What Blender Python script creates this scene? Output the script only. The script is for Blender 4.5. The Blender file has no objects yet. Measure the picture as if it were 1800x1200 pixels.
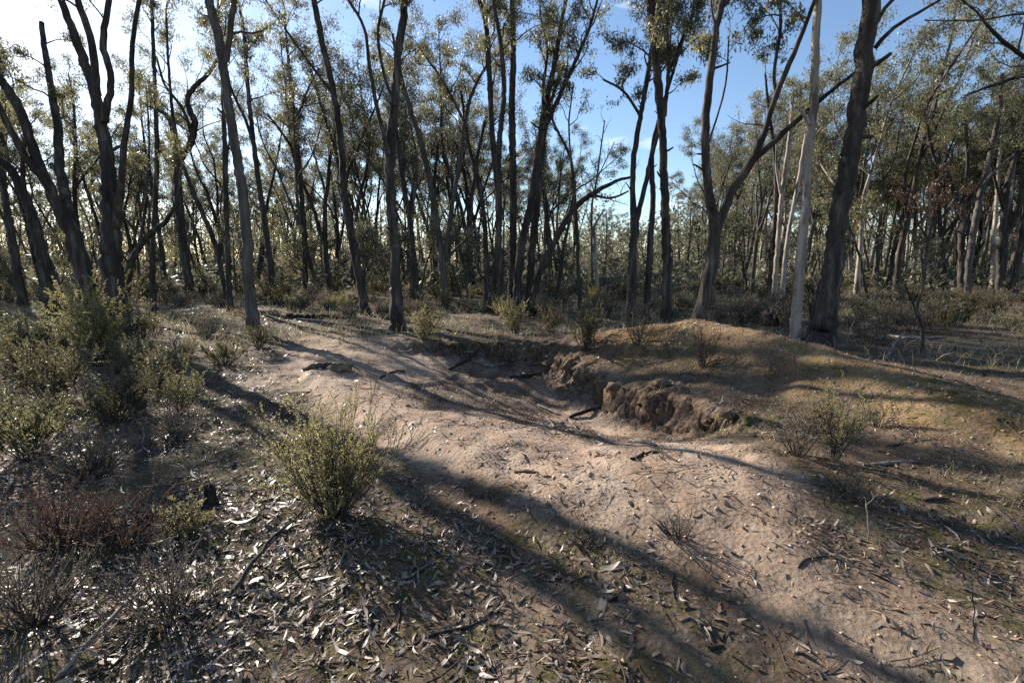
import bpy, math
import numpy as np
from mathutils import Vector

# ------------------------------------------------------------------ camera, sky, sun, exposure
scene = bpy.context.scene
col = scene.collection
EYE = 1.6
FPX = 850.0                                   # focal length in pixels of the 1800 px wide photograph (17 mm)
PITCH = math.atan(145 / FPX)
cam_data = bpy.data.cameras.new("camera")
cam_data.lens = 36.0 * FPX / 1800.0
cam_data.sensor_width = 36.0
cam_data.clip_start = 0.05
cam_data.clip_end = 2000
cam = bpy.data.objects.new("camera", cam_data)
cam.location = (0, 0, EYE)
cam.rotation_euler = (math.pi / 2 - PITCH, 0, 0)
col.objects.link(cam)
scene.camera = cam

SUN_AZ, SUN_EL = math.radians(47.0), math.radians(27.0)      # to the left of the view axis, above the horizon
sun_dir = Vector((-math.sin(SUN_AZ) * math.cos(SUN_EL), math.cos(SUN_AZ) * math.cos(SUN_EL), math.sin(SUN_EL)))
world = bpy.data.worlds.new("World")
scene.world = world
world.use_nodes = True
wn, wl = world.node_tree.nodes, world.node_tree.links
wn.clear()
w_out = wn.new("ShaderNodeOutputWorld")
w_bg = wn.new("ShaderNodeBackground")
w_sky = wn.new("ShaderNodeTexSky")
w_sky.sky_type = 'NISHITA'
w_sky.sun_disc = False
w_sky.sun_elevation = SUN_EL
w_sky.sun_rotation = -SUN_AZ
w_sky.air_density = 1.0
w_sky.dust_density = 0.32
w_sky.ozone_density = 3.0
w_bg.inputs["Strength"].default_value = 0.08
# thin cumulus low in the sky
w_tc = wn.new("ShaderNodeTexCoord")
w_map = wn.new("ShaderNodeMapping")
w_map.inputs["Scale"].default_value = (1.0, 1.0, 2.6)
w_noise = wn.new("ShaderNodeTexNoise")
w_noise.inputs["Scale"].default_value = 4.2
w_noise.inputs["Detail"].default_value = 7.0
w_noise.inputs["Roughness"].default_value = 0.55
w_ramp = wn.new("ShaderNodeValToRGB")
w_ramp.color_ramp.elements[0].position = 0.60
w_ramp.color_ramp.elements[1].position = 0.80
w_mix = wn.new("ShaderNodeMixRGB")
w_mix.inputs["Color2"].default_value = (9.0, 9.2, 9.5, 1)
wl.new(w_tc.outputs["Generated"], w_map.inputs["Vector"])
wl.new(w_map.outputs["Vector"], w_noise.inputs["Vector"])
wl.new(w_noise.outputs["Fac"], w_ramp.inputs["Fac"])
wl.new(w_ramp.outputs["Color"], w_mix.inputs["Fac"])
wl.new(w_sky.outputs["Color"], w_mix.inputs["Color1"])
wl.new(w_mix.outputs["Color"], w_bg.inputs["Color"])
wl.new(w_bg.outputs["Background"], w_out.inputs["Surface"])

sun_data = bpy.data.lights.new("sun", 'SUN')
sun_data.energy = 5.0
sun_data.angle = math.radians(0.53)
sun_data.color = (1.0, 0.93, 0.83)
sun = bpy.data.objects.new("sun", sun_data)
sun.rotation_euler = sun_dir.to_track_quat('Z', 'Y').to_euler()
sun.location = sun_dir * 60
col.objects.link(sun)

scene.view_settings.view_transform = 'Standard'
scene.view_settings.look = 'None'
scene.view_settings.gamma = 1.0
scene.view_settings.use_curve_mapping = False
scene.view_settings.exposure = 1.28
scene.render.engine = 'CYCLES'
scene.cycles.max_bounces = 6
scene.cycles.diffuse_bounces = 3
scene.cycles.glossy_bounces = 2
scene.cycles.transmission_bounces = 4
scene.cycles.use_denoising = False
scene.cycles.sample_clamp_indirect = 4.0
scene.cycles.caustics_reflective = False
scene.cycles.caustics_refractive = False

# ------------------------------------------------------------------ numbers: noise, polylines, projection
rng = np.random.default_rng(11)
_tab = np.random.default_rng(5).random((256, 256))


def vnoise(x, y):
    xi, yi = np.floor(x).astype(int), np.floor(y).astype(int)
    fx, fy = x - xi, y - yi
    fx, fy = fx * fx * (3 - 2 * fx), fy * fy * (3 - 2 * fy)
    a, b = _tab[xi & 255, yi & 255], _tab[(xi + 1) & 255, yi & 255]
    c, d = _tab[xi & 255, (yi + 1) & 255], _tab[(xi + 1) & 255, (yi + 1) & 255]
    return (a * (1 - fx) + b * fx) * (1 - fy) + (c * (1 - fx) + d * fx) * fy - 0.5


def fbm(x, y, scale, octaves=4, gain=0.5):
    s, amp = 0.0, 1.0
    x, y = np.asarray(x, float) * scale, np.asarray(y, float) * scale
    for i in range(octaves):
        s = s + amp * vnoise(x + 17.3 * i, y - 9.1 * i)
        x, y, amp = x * 2.03, y * 2.03, amp * gain
    return s


def smooth(e0, e1, v):
    t = np.clip((v - e0) / (e1 - e0), 0, 1)
    return t * t * (3 - 2 * t)


def line_dist(x, y, P, vals=None):
    """distance to a polyline, side (+1 = right of its direction) and values carried along it"""
    best = np.full(np.shape(x), 1e9)
    side = np.ones(np.shape(x))
    val = np.zeros(np.shape(x))
    for i in range(len(P) - 1):
        ax, ay = P[i][:2]
        bx, by = P[i + 1][:2]
        dx, dy = bx - ax, by - ay
        t = np.clip(((x - ax) * dx + (y - ay) * dy) / (dx * dx + dy * dy), 0, 1)
        qx, qy = x - (ax + t * dx), y - (ay + t * dy)
        d = np.hypot(qx, qy)
        m = d < best
        best = np.where(m, d, best)
        side = np.where(m, np.sign(dy * (x - ax) - dx * (y - ay)), side)
        if vals is not None:
            val = np.where(m, vals[i] + t * (vals[i + 1] - vals[i]), val)
    return best, side, val


def poly_sdf(x, y, P):
    """signed distance to a polygon, positive inside"""
    d, _, _ = line_dist(x, y, list(P) + [P[0]])
    inside = np.zeros(np.shape(x), bool)
    n = len(P)
    for i in range(n):
        x0, y0 = P[i]
        x1, y1 = P[(i + 1) % n]
        if y0 == y1:
            continue
        c = ((y0 > y) != (y1 > y)) & (x < (x1 - x0) * (y - y0) / (y1 - y0) + x0)
        inside ^= c
    return np.where(inside, d, -d)


# the ground: a dug pit with a cut bank behind it, a mound of spoil on the right, a low bank on the left of the bare track
BANK = [(-2.5, 9.5), (-1.5, 9.9), (-0.3, 10.0), (0.7, 9.5), (1.3, 8.3), (1.75, 7.1), (2.15, 6.1), (2.5, 5.3), (2.9, 4.7)]
CUT = [0.02, 0.24, 0.34, 0.34, 0.36, 0.42, 0.48, 0.34, 0.02]
RIDGE = [(0.9, 9.9), (2.0, 8.9), (3.0, 8.1), (3.8, 6.8), (4.5, 5.5), (4.9, 4.3), (5.2, 3.0)]
RIDGE_H = [0.16, 0.50, 0.74, 0.62, 0.46, 0.25, 0.05]
LEFT_EDGE = [(-9.0, 22.0), (-4.2, 9.6), (-2.9, 6.6), (-1.75, 5.2), (-1.0, 4.2), (-0.35, 3.3), (0.2, 2.6), (1.6, 0.6), (4.0, -4.0)]


def height(x, y):
    x, y = np.asarray(x, float), np.asarray(y, float)
    h = 0.10 * fbm(x, y, 0.22, 3) + 0.035 * fbm(x, y, 1.3, 3)
    r = np.hypot(x, y)
    h = h + smooth(18, 70, r) * 0.9 * fbm(x, y, 0.035, 2)
    # spoil mound
    d, s, hv = line_dist(x, y, RIDGE, RIDGE_H)
    wob = 1 + 0.25 * fbm(x, y, 0.9, 2)
    hm = smooth(0.9, 0.2, d) * np.clip(hv * 2, 0, 1)
    h = h + hv * np.exp(-(d / np.where(s > 0, 0.75, 1.0) / wob) ** 2)
    # the cut bank; the pit lies to the right of the line's direction when walking it left to right
    jx = x + 0.45 * fbm(x, y, 0.8, 3)
    jy = y + 0.45 * fbm(x + 40, y, 0.8, 3)
    d, s, cv = line_dist(jx, jy, BANK, CUT)
    sd = d * s
    h = h - 1.25 * cv * (0.62 * smooth(-0.02, 0.12 + 0.10 * fbm(x + 3, y, 1.7, 2), sd) + 0.38 * smooth(0.0, 0.65, sd)) * np.exp(-(np.clip(sd, 0, 9) / 1.75) ** 2)
    # the bowl of the pit, with a burrow at the foot of the bank
    h = h - 0.50 * np.exp(-((x - 0.25) / 2.0) ** 2 - ((y - 7.4) / 2.0) ** 2)
    h = h - 0.30 * np.exp(-((x + 0.62) / 0.34) ** 2 - ((y - 9.15) / 0.24) ** 2)
    # the track is a little lower than the littered ground on its left
    d, s, _ = line_dist(x + 0.25 * fbm(x, y, 1.1, 3), y, LEFT_EDGE)
    h = h + 0.11 * smooth(0.10, -0.14, d * s) * smooth(4.5, 1.0, d) * smooth(9.5, 6.5, y) * smooth(1.6, 3.2, y)
    # gullies washed down the track
    h = h - 0.03 * np.exp(-((fbm(x * 0.8 + y * 0.5, (y - x) * 0.25, 0.9, 2)) / 0.08) ** 2) * smooth(11, 8, r)
    # clods and lumps
    near = smooth(22, 9, r)
    h = h + near * (0.045 * fbm(x, y, 3.2, 3) + 0.016 * fbm(x, y, 11.0, 2))
    cl = np.exp(-((sd - 0.08) / 0.28) ** 2) * (cv > 0.05)
    h = h + cl * (0.08 * fbm(x, y, 2.2, 2) + 0.09 * fbm(x + 9, y, 10.0, 3, 0.65))
    h = h + (d < 2.0) * (s < 0) * hm * 0.24 * fbm(x, y, 2.4, 4, 0.6)
    return h


H0 = float(height(0.0, 0.0))


def H(x, y):
    return height(x, y) - H0


def ray(px, py):
    u, v = (px - 900) / FPX, (600 - py) / FPX
    c, s = math.cos(PITCH), math.sin(PITCH)
    return np.array([u, c + v * s, v * c - s])


def at(px, py, Y):
    d = ray(px, py)
    return np.array([0, 0, EYE]) + d * (Y / d[1])


def on_ground(px, py):
    d = ray(px, py)
    t = 1.2 * 1.012 ** np.arange(420)
    P = d[None] * t[:, None] + np.array([0, 0, EYE])
    below = np.nonzero(P[:, 2] < H(P[:, 0], P[:, 1]))[0]
    i = below[0] if len(below) else len(t) - 1
    if i > 0:
        t2 = np.linspace(t[i - 1], t[i], 20)
        P = d[None] * t2[:, None] + np.array([0, 0, EYE])
        b = np.nonzero(P[:, 2] < H(P[:, 0], P[:, 1]))[0]
        return P[b[0]] if len(b) else P[-1]
    return P[i]


def gp(*pts):
    return [tuple(on_ground(*p)[:2]) for p in pts]


# ------------------------------------------------------------------ mesh helpers
def mesh_np(name, V, faces, smooth_shade=False, materials=(), attrs=None):
    """faces: list of integer arrays (n, k)"""
    me = bpy.data.meshes.new(name)
    V = np.asarray(V, np.float32).reshape(-1, 3)
    faces = [np.asarray(f, np.int32) for f in faces if len(f)]
    me.vertices.add(len(V))
    me.vertices.foreach_set("co", V.ravel())
    loops = np.concatenate([f.ravel() for f in faces])
    tot = np.concatenate([np.full(len(f), f.shape[1], np.int32) for f in faces])
    start = np.concatenate([[0], np.cumsum(tot)[:-1]]).astype(np.int32)
    me.loops.add(len(loops))
    me.loops.foreach_set("vertex_index", loops)
    me.polygons.add(len(tot))
    me.polygons.foreach_set("loop_start", start)
    me.polygons.foreach_set("loop_total", tot)
    if smooth_shade:
        me.polygons.foreach_set("use_smooth", np.ones(len(tot), bool))
    for k, v in (attrs or {}).items():
        a = me.attributes.new(k, 'FLOAT', 'POINT')
        a.data.foreach_set("value", np.asarray(v, np.float32))
    me.update(calc_edges=True)
    for m in materials:
        me.materials.append(m)
    return me


def link(name, me, parent=None, loc=None):
    o = bpy.data.objects.new(name, me)
    col.objects.link(o)
    if parent is not None:
        o.parent = parent
    if loc is not None:
        o.location = loc
    return o


def tag(o, label=None, category=None, group=None, kind=None):
    if label:
        o["label"] = label
    if category:
        o["category"] = category
    if group:
        o["group"] = group
    if kind:
        o["kind"] = kind
    return o


class Tubes:
    def __init__(self):
        self.V, self.F, self.n = [], [], 0

    def add(self, P, R, k=6, rough=0.0, seed=0):
        P, R = np.asarray(P, float), np.asarray(R, float)
        m = len(P)
        T = np.gradient(P, axis=0)
        T /= np.linalg.norm(T, axis=1)[:, None] + 1e-9
        ref = np.eye(3)[np.argmin(np.abs(T.mean(0)))]
        A = np.cross(T, ref)
        A /= np.linalg.norm(A, axis=1)[:, None] + 1e-9
        B = np.cross(T, A)
        th = np.arange(k) * 2 * math.pi / k
        rr = np.repeat(R[:, None], k, 1)
        if rough:
            L = np.concatenate([[0], np.cumsum(np.linalg.norm(np.diff(P, axis=0), axis=1))])
            a, b = np.meshgrid(th, L)
            n1 = fbm(np.cos(a) * 2.2 + seed * 3.7, b * 1.3 + np.sin(a) * 2.2, 1.0, 3)
            n2 = fbm(np.cos(a) * 5 + seed, b * 3.0 + np.sin(a) * 5, 1.0, 2)
            rr = rr * (1 + rough * (1.3 * n1 + 0.7 * n2))
        V = P[:, None] + rr[..., None] * (np.cos(th)[None, :, None] * A[:, None] + np.sin(th)[None, :, None] * B[:, None])
        V = np.concatenate([V.reshape(-1, 3), P[-1:] + T[-1:] * R[-1]])
        i, j = np.meshgrid(np.arange(m - 1), np.arange(k), indexing='ij')
        q = np.stack([i * k + j, (i + 1) * k + j, (i + 1) * k + (j + 1) % k, i * k + (j + 1) % k], -1).reshape(-1, 4)
        jj = np.arange(k)
        cap = np.stack([(m - 1) * k + jj, np.full(k, m * k), (m - 1) * k + (jj + 1) % k], -1)
        self.V.append(V)
        self.F.append((q[:, ::-1] + self.n, cap[:, ::-1] + self.n))
        self.n += len(V)

    def mesh(self, name, material, smooth_shade=True):
        return mesh_np(name, np.concatenate(self.V), [np.concatenate([f[0] for f in self.F]), np.concatenate([f[1] for f in self.F])],
                       smooth_shade, [material])


def spline(P, step, closed=False):
    """Catmull-Rom through rows of P (any number of columns), about `step` apart in the first three"""
    P = np.asarray(P, float)
    if len(P) < 3:
        n = max(2, int(np.linalg.norm(P[-1, :3] - P[0, :3]) / step) + 1)
        t = np.linspace(0, 1, n)[:, None]
        return P[0] * (1 - t) + P[-1] * t
    E = np.vstack([2 * P[0] - P[1], P, 2 * P[-1] - P[-2]])
    out = []
    for i in range(1, len(E) - 2):
        n = max(1, int(np.linalg.norm(E[i + 1, :3] - E[i, :3]) / step))
        t = (np.arange(n) / n)[:, None]
        a, b, c, d = E[i - 1], E[i], E[i + 1], E[i + 2]
        out.append(0.5 * (2 * b + (c - a) * t + (2 * a - 5 * b + 4 * c - d) * t ** 2 + (3 * b - a - 3 * c + d) * t ** 3))
    out.append(P[-1:])
    return np.concatenate(out)


def unit(v):
    return v / (np.linalg.norm(v, axis=-1, keepdims=True) + 1e-9)


def leaf_mesh(name, C, A, length, width, material, r):
    """one lance-shaped leaf (a kite) per row: centre C, axis A"""
    n = len(C)
    A = unit(A)
    B = unit(np.cross(A, r.normal(size=(n, 3))))
    l = (length * r.uniform(0.65, 1.25, n))[:, None]
    w = (width * r.uniform(0.7, 1.3, n))[:, None]
    N = np.cross(A, B)
    V = np.stack([C - A * l * .5, C - A * l * .08 + B * w * .5 + N * w * .12, C + A * l * .5, C - A * l * .08 - B * w * .5 + N * w * .12], 1).reshape(-1, 3)
    return mesh_np(name, V, [np.arange(4 * n).reshape(-1, 4)], False, [material])


# ------------------------------------------------------------------ materials
def new_mat(name):
    m = bpy.data.materials.new(name)
    m.use_nodes = True
    nt = m.node_tree
    nt.nodes.clear()
    out = nt.nodes.new("ShaderNodeOutputMaterial")
    b = nt.nodes.new("ShaderNodeBsdfPrincipled")
    nt.links.new(b.outputs["BSDF"], out.inputs["Surface"])
    return m, nt, b, out


def ramp(nt, src, stops):
    r = nt.nodes.new("ShaderNodeValToRGB")
    e = r.color_ramp.elements
    while len(e) < len(stops):
        e.new(0.5)
    for i, (p, c) in enumerate(stops):
        e[i].position = p
        e[i].color = (*c, 1)
    nt.links.new(src, r.inputs["Fac"])
    return r.outputs["Color"]


def noise(nt, scale, detail=4.0, rough=0.55, vec=None, stretch=None):
    n = nt.nodes.new("ShaderNodeTexNoise")
    n.inputs["Scale"].default_value = scale
    n.inputs["Detail"].default_value = detail
    n.inputs["Roughness"].default_value = rough
    if stretch is not None:
        mp = nt.nodes.new("ShaderNodeMapping")
        mp.inputs["Scale"].default_value = stretch
        nt.links.new(vec, mp.inputs["Vector"])
        vec = mp.outputs["Vector"]
    if vec is not None:
        nt.links.new(vec, n.inputs["Vector"])
    return n.outputs["Fac"]


def mixc(nt, fac, a, b, mode='MIX'):
    n = nt.nodes.new("ShaderNodeMixRGB")
    n.blend_type = mode
    for sock, v in (("Fac", fac), ("Color1", a), ("Color2", b)):
        if isinstance(v, (int, float)):
            n.inputs[sock].default_value = v
        elif isinstance(v, tuple):
            n.inputs[sock].default_value = (*v, 1)
        else:
            nt.links.new(v, n.inputs[sock])
    return n.outputs["Color"]


def math_node(nt, op, a, b=None, clamp=False):
    n = nt.nodes.new("ShaderNodeMath")
    n.operation = op
    n.use_clamp = clamp
    for i, v in enumerate((a, b)):
        if v is None:
            continue
        if isinstance(v, (int, float)):
            n.inputs[i].default_value = v
        else:
            nt.links.new(v, n.inputs[i])
    return n.outputs[0]


def bump(nt, bsdf, heightsock, strength, dist):
    b = nt.nodes.new("ShaderNodeBump")
    b.inputs["Strength"].default_value = strength
    b.inputs["Distance"].default_value = dist
    nt.links.new(heightsock, b.inputs["Height"])
    nt.links.new(b.outputs["Normal"], bsdf.inputs["Normal"])


def leaf_mat(name, stops, trans, amount, rough=0.42, spec=0.5):
    m, nt, b, out = new_mat(name)
    g = nt.nodes.new("ShaderNodeNewGeometry")
    c = ramp(nt, g.outputs["Random Per Island"], stops)
    nt.links.new(c, b.inputs["Base Color"])
    b.inputs["Roughness"].default_value = rough
    b.inputs["Specular IOR Level"].default_value = spec
    if amount:
        t = nt.nodes.new("ShaderNodeBsdfTranslucent")
        tc = mixc(nt, 0.55, c, trans)
        nt.links.new(tc, t.inputs["Color"])
        mx = nt.nodes.new("ShaderNodeMixShader")
        mx.inputs["Fac"].default_value = amount
        nt.links.new(b.outputs["BSDF"], mx.inputs[1])
        nt.links.new(t.outputs["BSDF"], mx.inputs[2])
        nt.links.new(mx.outputs["Shader"], out.inputs["Surface"])
    return m


def bark_mat(name, c0, c1, c2, stretch, patch=None, bumpd=0.02, bscale=1.0):
    m, nt, b, out = new_mat(name)
    tc = nt.nodes.new("ShaderNodeTexCoord")
    v = tc.outputs["Object"]
    n1 = noise(nt, 9.0 * bscale, 6, 0.62, v, stretch)
    n2 = noise(nt, 1.4, 3, 0.5, v)
    c = ramp(nt, n1, [(0.30, c0), (0.52, c1), (0.72, c2)])
    if patch is not None:
        c = mixc(nt, ramp(nt, noise(nt, 2.6, 4, 0.6, v, (1, 1, 0.3)), [(0.50, (0, 0, 0)), (0.60, (1, 1, 1))]), c, patch)
    c = mixc(nt, n2, c, mixc(nt, 0.5, c, (0.5, 0.5, 0.5), 'MULTIPLY'))
    nt.links.new(c, b.inputs["Base Color"])
    b.inputs["Roughness"].default_value = 0.9
    b.inputs["Specular IOR Level"].default_value = 0.2
    bump(nt, b, n1, 0.9, bumpd)
    return m


M = {}
M['dark_bark'] = bark_mat("dark_bark", (0.022, 0.018, 0.015), (0.075, 0.060, 0.050), (0.20, 0.168, 0.14), (1, 1, 0.14), (0.038, 0.030, 0.026), 0.035)
M['grey_bark'] = bark_mat("grey_bark", (0.05, 0.042, 0.036), (0.12, 0.10, 0.085), (0.22, 0.19, 0.165), (1, 1, 0.14), (0.07, 0.055, 0.045), 0.015)
M['pale_bark'] = bark_mat("pale_bark", (0.23, 0.185, 0.145), (0.40, 0.335, 0.275), (0.52, 0.455, 0.385), (1, 1, 0.12), (0.15, 0.115, 0.09), 0.01, 0.7)
M['twig'] = bark_mat("twig", (0.05, 0.04, 0.032), (0.10, 0.08, 0.066), (0.17, 0.14, 0.12), (1, 1, 1), None, 0.003)
M['dead_wood'] = bark_mat("dead_wood", (0.09, 0.075, 0.062), (0.20, 0.175, 0.15), (0.34, 0.31, 0.275), (1, 1, 0.4), None, 0.004, 2.0)
M['dark_wood'] = bark_mat("dark_wood", (0.012, 0.010, 0.009), (0.04, 0.032, 0.027), (0.10, 0.085, 0.072), (1, 1, 0.4), None, 0.006, 2.0)
M['gum_leaf'] = leaf_mat("gum_leaf", [(0.0, (0.070, 0.074, 0.046)), (0.45, (0.112, 0.114, 0.070)), (0.8, (0.150, 0.146, 0.094)), (1.0, (0.20, 0.175, 0.11))],
                         (0.33, 0.30, 0.12), 0.48, 0.42, 0.38)
M['far_leaf'] = leaf_mat("far_leaf", [(0.0, (0.085, 0.088, 0.062)), (0.5, (0.130, 0.130, 0.088)), (1.0, (0.18, 0.17, 0.12))],
                         (0.24, 0.22, 0.12), 0.34, 0.55, 0.3)
M['brown_leaf'] = leaf_mat("brown_leaf", [(0.0, (0.075, 0.042, 0.028)), (0.6, (0.13, 0.068, 0.042)), (1.0, (0.18, 0.105, 0.066))], (0.25, 0.12, 0.06), 0.35)
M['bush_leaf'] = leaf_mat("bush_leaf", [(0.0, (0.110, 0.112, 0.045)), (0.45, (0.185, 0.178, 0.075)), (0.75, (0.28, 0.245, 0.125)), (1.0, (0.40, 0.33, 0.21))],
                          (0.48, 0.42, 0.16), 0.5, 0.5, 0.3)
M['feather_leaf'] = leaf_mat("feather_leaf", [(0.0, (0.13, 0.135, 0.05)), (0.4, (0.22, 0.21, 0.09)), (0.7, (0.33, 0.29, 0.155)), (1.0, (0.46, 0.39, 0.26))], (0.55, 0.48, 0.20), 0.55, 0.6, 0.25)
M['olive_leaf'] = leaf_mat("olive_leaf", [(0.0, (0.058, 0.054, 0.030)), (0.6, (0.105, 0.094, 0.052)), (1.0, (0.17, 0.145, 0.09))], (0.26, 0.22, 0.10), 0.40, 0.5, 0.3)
M['dry_leaf'] = leaf_mat("dry_leaf", [(0.0, (0.12, 0.096, 0.066)), (0.6, (0.215, 0.176, 0.124)), (1.0, (0.33, 0.28, 0.21))], (0.28, 0.22, 0.14), 0.35, 0.6, 0.3)
M['red_leaf'] = leaf_mat("red_leaf", [(0.0, (0.050, 0.031, 0.023)), (0.6, (0.088, 0.054, 0.039)), (1.0, (0.14, 0.092, 0.064))], (0.19, 0.08, 0.05), 0.3, 0.6, 0.3)
M['grass'] = leaf_mat("grass", [(0.0, (0.15, 0.125, 0.075)), (0.6, (0.28, 0.235, 0.15)), (1.0, (0.40, 0.345, 0.235))], (0.38, 0.33, 0.18), 0.4, 0.55, 0.3)
M['turf'] = leaf_mat("turf", [(0.0, (0.06, 0.058, 0.025)), (0.6, (0.11, 0.10, 0.045)), (1.0, (0.20, 0.165, 0.09))], (0.25, 0.23, 0.07), 0.35, 0.6, 0.3)
M['litter'] = leaf_mat("litter", [(0.0, (0.040, 0.027, 0.020)), (0.38, (0.105, 0.072, 0.050)), (0.66, (0.18, 0.138, 0.10)), (0.90, (0.29, 0.245, 0.195)), (1.0, (0.17, 0.085, 0.05))],
                       (0.2, 0.13, 0.08), 0.10, 0.48, 0.4)
M['crumb'] = leaf_mat("crumb", [(0.0, (0.02, 0.015, 0.012)), (0.6, (0.06, 0.042, 0.031)), (1.0, (0.16, 0.12, 0.088))], (0, 0, 0), 0.0, 0.8, 0.2)
M['bark_strip'] = leaf_mat("bark_strip", [(0.0, (0.10, 0.072, 0.055)), (0.5, (0.22, 0.175, 0.14)), (1.0, (0.34, 0.29, 0.245))], (0.2, 0.13, 0.08), 0.0, 0.5, 0.4)
M['moss'] = leaf_mat("moss", [(0.0, (0.055, 0.062, 0.010)), (0.6, (0.11, 0.115, 0.018)), (1.0, (0.17, 0.16, 0.03))], (0.25, 0.27, 0.03), 0.3, 0.8, 0.2)
M['pebble'] = leaf_mat("pebble", [(0.0, (0.22, 0.13, 0.07)), (0.5, (0.36, 0.245, 0.15)), (0.85, (0.46, 0.36, 0.26)), (1.0, (0.60, 0.55, 0.48))], (0, 0, 0), 0.0, 0.8, 0.3)


def ground_mat():
    m, nt, b, out = new_mat("soil")
    tc = nt.nodes.new("ShaderNodeTexCoord")
    v = tc.outputs["Object"]

    def attr(n):
        a = nt.nodes.new("ShaderNodeAttribute")
        a.attribute_name = n
        return a.outputs["Fac"]
    fine = noise(nt, 38, 6, 0.7, v)
    mid = noise(nt, 5.5, 6, 0.65, v)
    big = noise(nt, 0.9, 4, 0.55, v)
    litter = ramp(nt, fine, [(0.30, (0.040, 0.030, 0.023)), (0.52, (0.105, 0.080, 0.060)), (0.72, (0.21, 0.17, 0.135))])
    litter = mixc(nt, ramp(nt, mid, [(0.42, (0, 0, 0)), (0.62, (1, 1, 1))]), litter, (0.16, 0.115, 0.078))
    bare = ramp(nt, fine, [(0.25, (0.265, 0.197, 0.146)), (0.5, (0.375, 0.288, 0.217)), (0.75, (0.45, 0.362, 0.284))])
    bare = mixc(nt, ramp(nt, mid, [(0.38, (0, 0, 0)), (0.66, (0.65, 0.65, 0.65))]), bare, (0.30, 0.222, 0.165))
    spoil = ramp(nt, fine, [(0.25, (0.185, 0.118, 0.062)), (0.5, (0.315, 0.21, 0.112)), (0.75, (0.45, 0.325, 0.195))])
    spoil = mixc(nt, ramp(nt, mid, [(0.40, (0, 0, 0)), (0.68, (0.7, 0.7, 0.7))]), spoil, (0.17, 0.105, 0.058))
    c = mixc(nt, attr("bare"), litter, bare)
    c = mixc(nt, attr("spoil"), c, spoil)
    c = mixc(nt, attr("subsoil"), c, ramp(nt, noise(nt, 16, 6, 0.7, v), [(0.32, (0.060, 0.042, 0.031)), (0.50, (0.15, 0.108, 0.078)), (0.70, (0.29, 0.215, 0.158))]))
    mo = math_node(nt, 'MULTIPLY', attr("mossy"), ramp(nt, noise(nt, 7.0, 5, 0.7, v), [(0.44, (0, 0, 0)), (0.58, (1, 1, 1))]))
    c = mixc(nt, mo, c, ramp(nt, fine, [(0.3, (0.045, 0.046, 0.014)), (0.7, (0.115, 0.105, 0.032))]))
    c = mixc(nt, ramp(nt, big, [(0.3, (0.55, 0.55, 0.55)), (0.6, (0, 0, 0))]), c, mixc(nt, 1.0, c, (0.72, 0.66, 0.62), 'MULTIPLY'))
    c = mixc(nt, ramp(nt, noise(nt, 2.3, 5, 0.6, v, (1.0, 0.45, 1.0)), [(0.42, (0.7, 0.7, 0.7)), (0.60, (0, 0, 0))]), c, mixc(nt, 1.0, c, (0.66, 0.58, 0.52), 'MULTIPLY'))
    c = mixc(nt, ramp(nt, noise(nt, 70, 3, 0.6, v), [(0.60, (0, 0, 0)), (0.70, (0.8, 0.8, 0.8))]), c, mixc(nt, 1.0, c, (0.5, 0.45, 0.4), 'MULTIPLY'))
    nt.links.new(c, b.inputs["Base Color"])
    b.inputs["Roughness"].default_value = 0.95
    b.inputs["Specular IOR Level"].default_value = 0.15
    vo = nt.nodes.new("ShaderNodeTexVoronoi")
    vo.inputs["Scale"].default_value = 30
    nt.links.new(v, vo.inputs["Vector"])
    hsum = math_node(nt, 'ADD', math_node(nt, 'MULTIPLY', fine, 1.0), math_node(nt, 'MULTIPLY', vo.outputs["Distance"], 0.6))
    bump(nt, b, hsum, 0.8, 0.014)
    return m


M['soil'] = ground_mat()

# ------------------------------------------------------------------ the ground sheet and its zones
BARE = gp((535, 592), (600, 585), (700, 588), (745, 612), (950, 622), (1075, 675), (1180, 735), (1300, 775), (1385, 835), (1440, 900), (1500, 960), (1640, 1020),
          (1760, 1100), (1790, 1200), (1500, 1200), (1400, 1125), (1270, 1035), (1140, 985), (1000, 930), (870, 885), (770, 850), (680, 785), (560, 735), (470, 660))
FRONT = gp((860, 985), (1000, 975), (1150, 1070), (1330, 1190), (740, 1198), (800, 1090))
PITLIT = gp((800, 640), (900, 640), (1010, 690), (1040, 740), (1120, 770), (1080, 800), (960, 770), (800, 745), (700, 690))
SPOIL = [(1.2, 9.6), (2.2, 8.9), (3.2, 8.5), (4.2, 7.0), (5.0, 5.4), (5.5, 4.0), (5.6, 2.6), (4.3, 2.7), (3.6, 4.1), (3.1, 4.9), (2.7, 5.8), (2.3, 6.6), (1.9, 7.6), (1.4, 8.6)]


def zones(x, y):
    n = 0.55 * fbm(x, y, 1.4, 4) + 0.25 * fbm(x, y, 6, 2)
    bare = smooth(-0.18, 0.18, poly_sdf(x, y, BARE) + n)
    bare = np.maximum(bare, 0.75 * smooth(-0.15, 0.2, poly_sdf(x, y, FRONT) + n))
    pit = smooth(-0.1, 0.3, poly_sdf(x, y, PITLIT) + 1.1 * n)
    spoil = smooth(-0.45, 0.35, poly_sdf(x, y, SPOIL) + 1.6 * n) * (0.55 + 0.45 * smooth(-0.15, 0.2, fbm(x + 3, y, 3.1, 3)))
    rd, _, _ = line_dist(x, y, RIDGE)
    spoil = spoil * np.clip(smooth(1.15, 0.3, rd + 0.8 * n) + 0.45 * smooth(-0.1, 0.3, fbm(x + 5, y, 1.7, 3)), 0.12, 1)
    return bare, pit, spoil


def axis(lo, hi, step, far, g=1.085):
    a = np.arange(lo, hi + step / 2, step)
    def tail():
        out, d, s = [], 0.0, step
        while d < far:
            s *= g
            d += s
            out.append(d)
        return np.array(out)
    t = tail()
    return np.concatenate([(lo - t)[::-1], a, hi + t])


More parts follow.
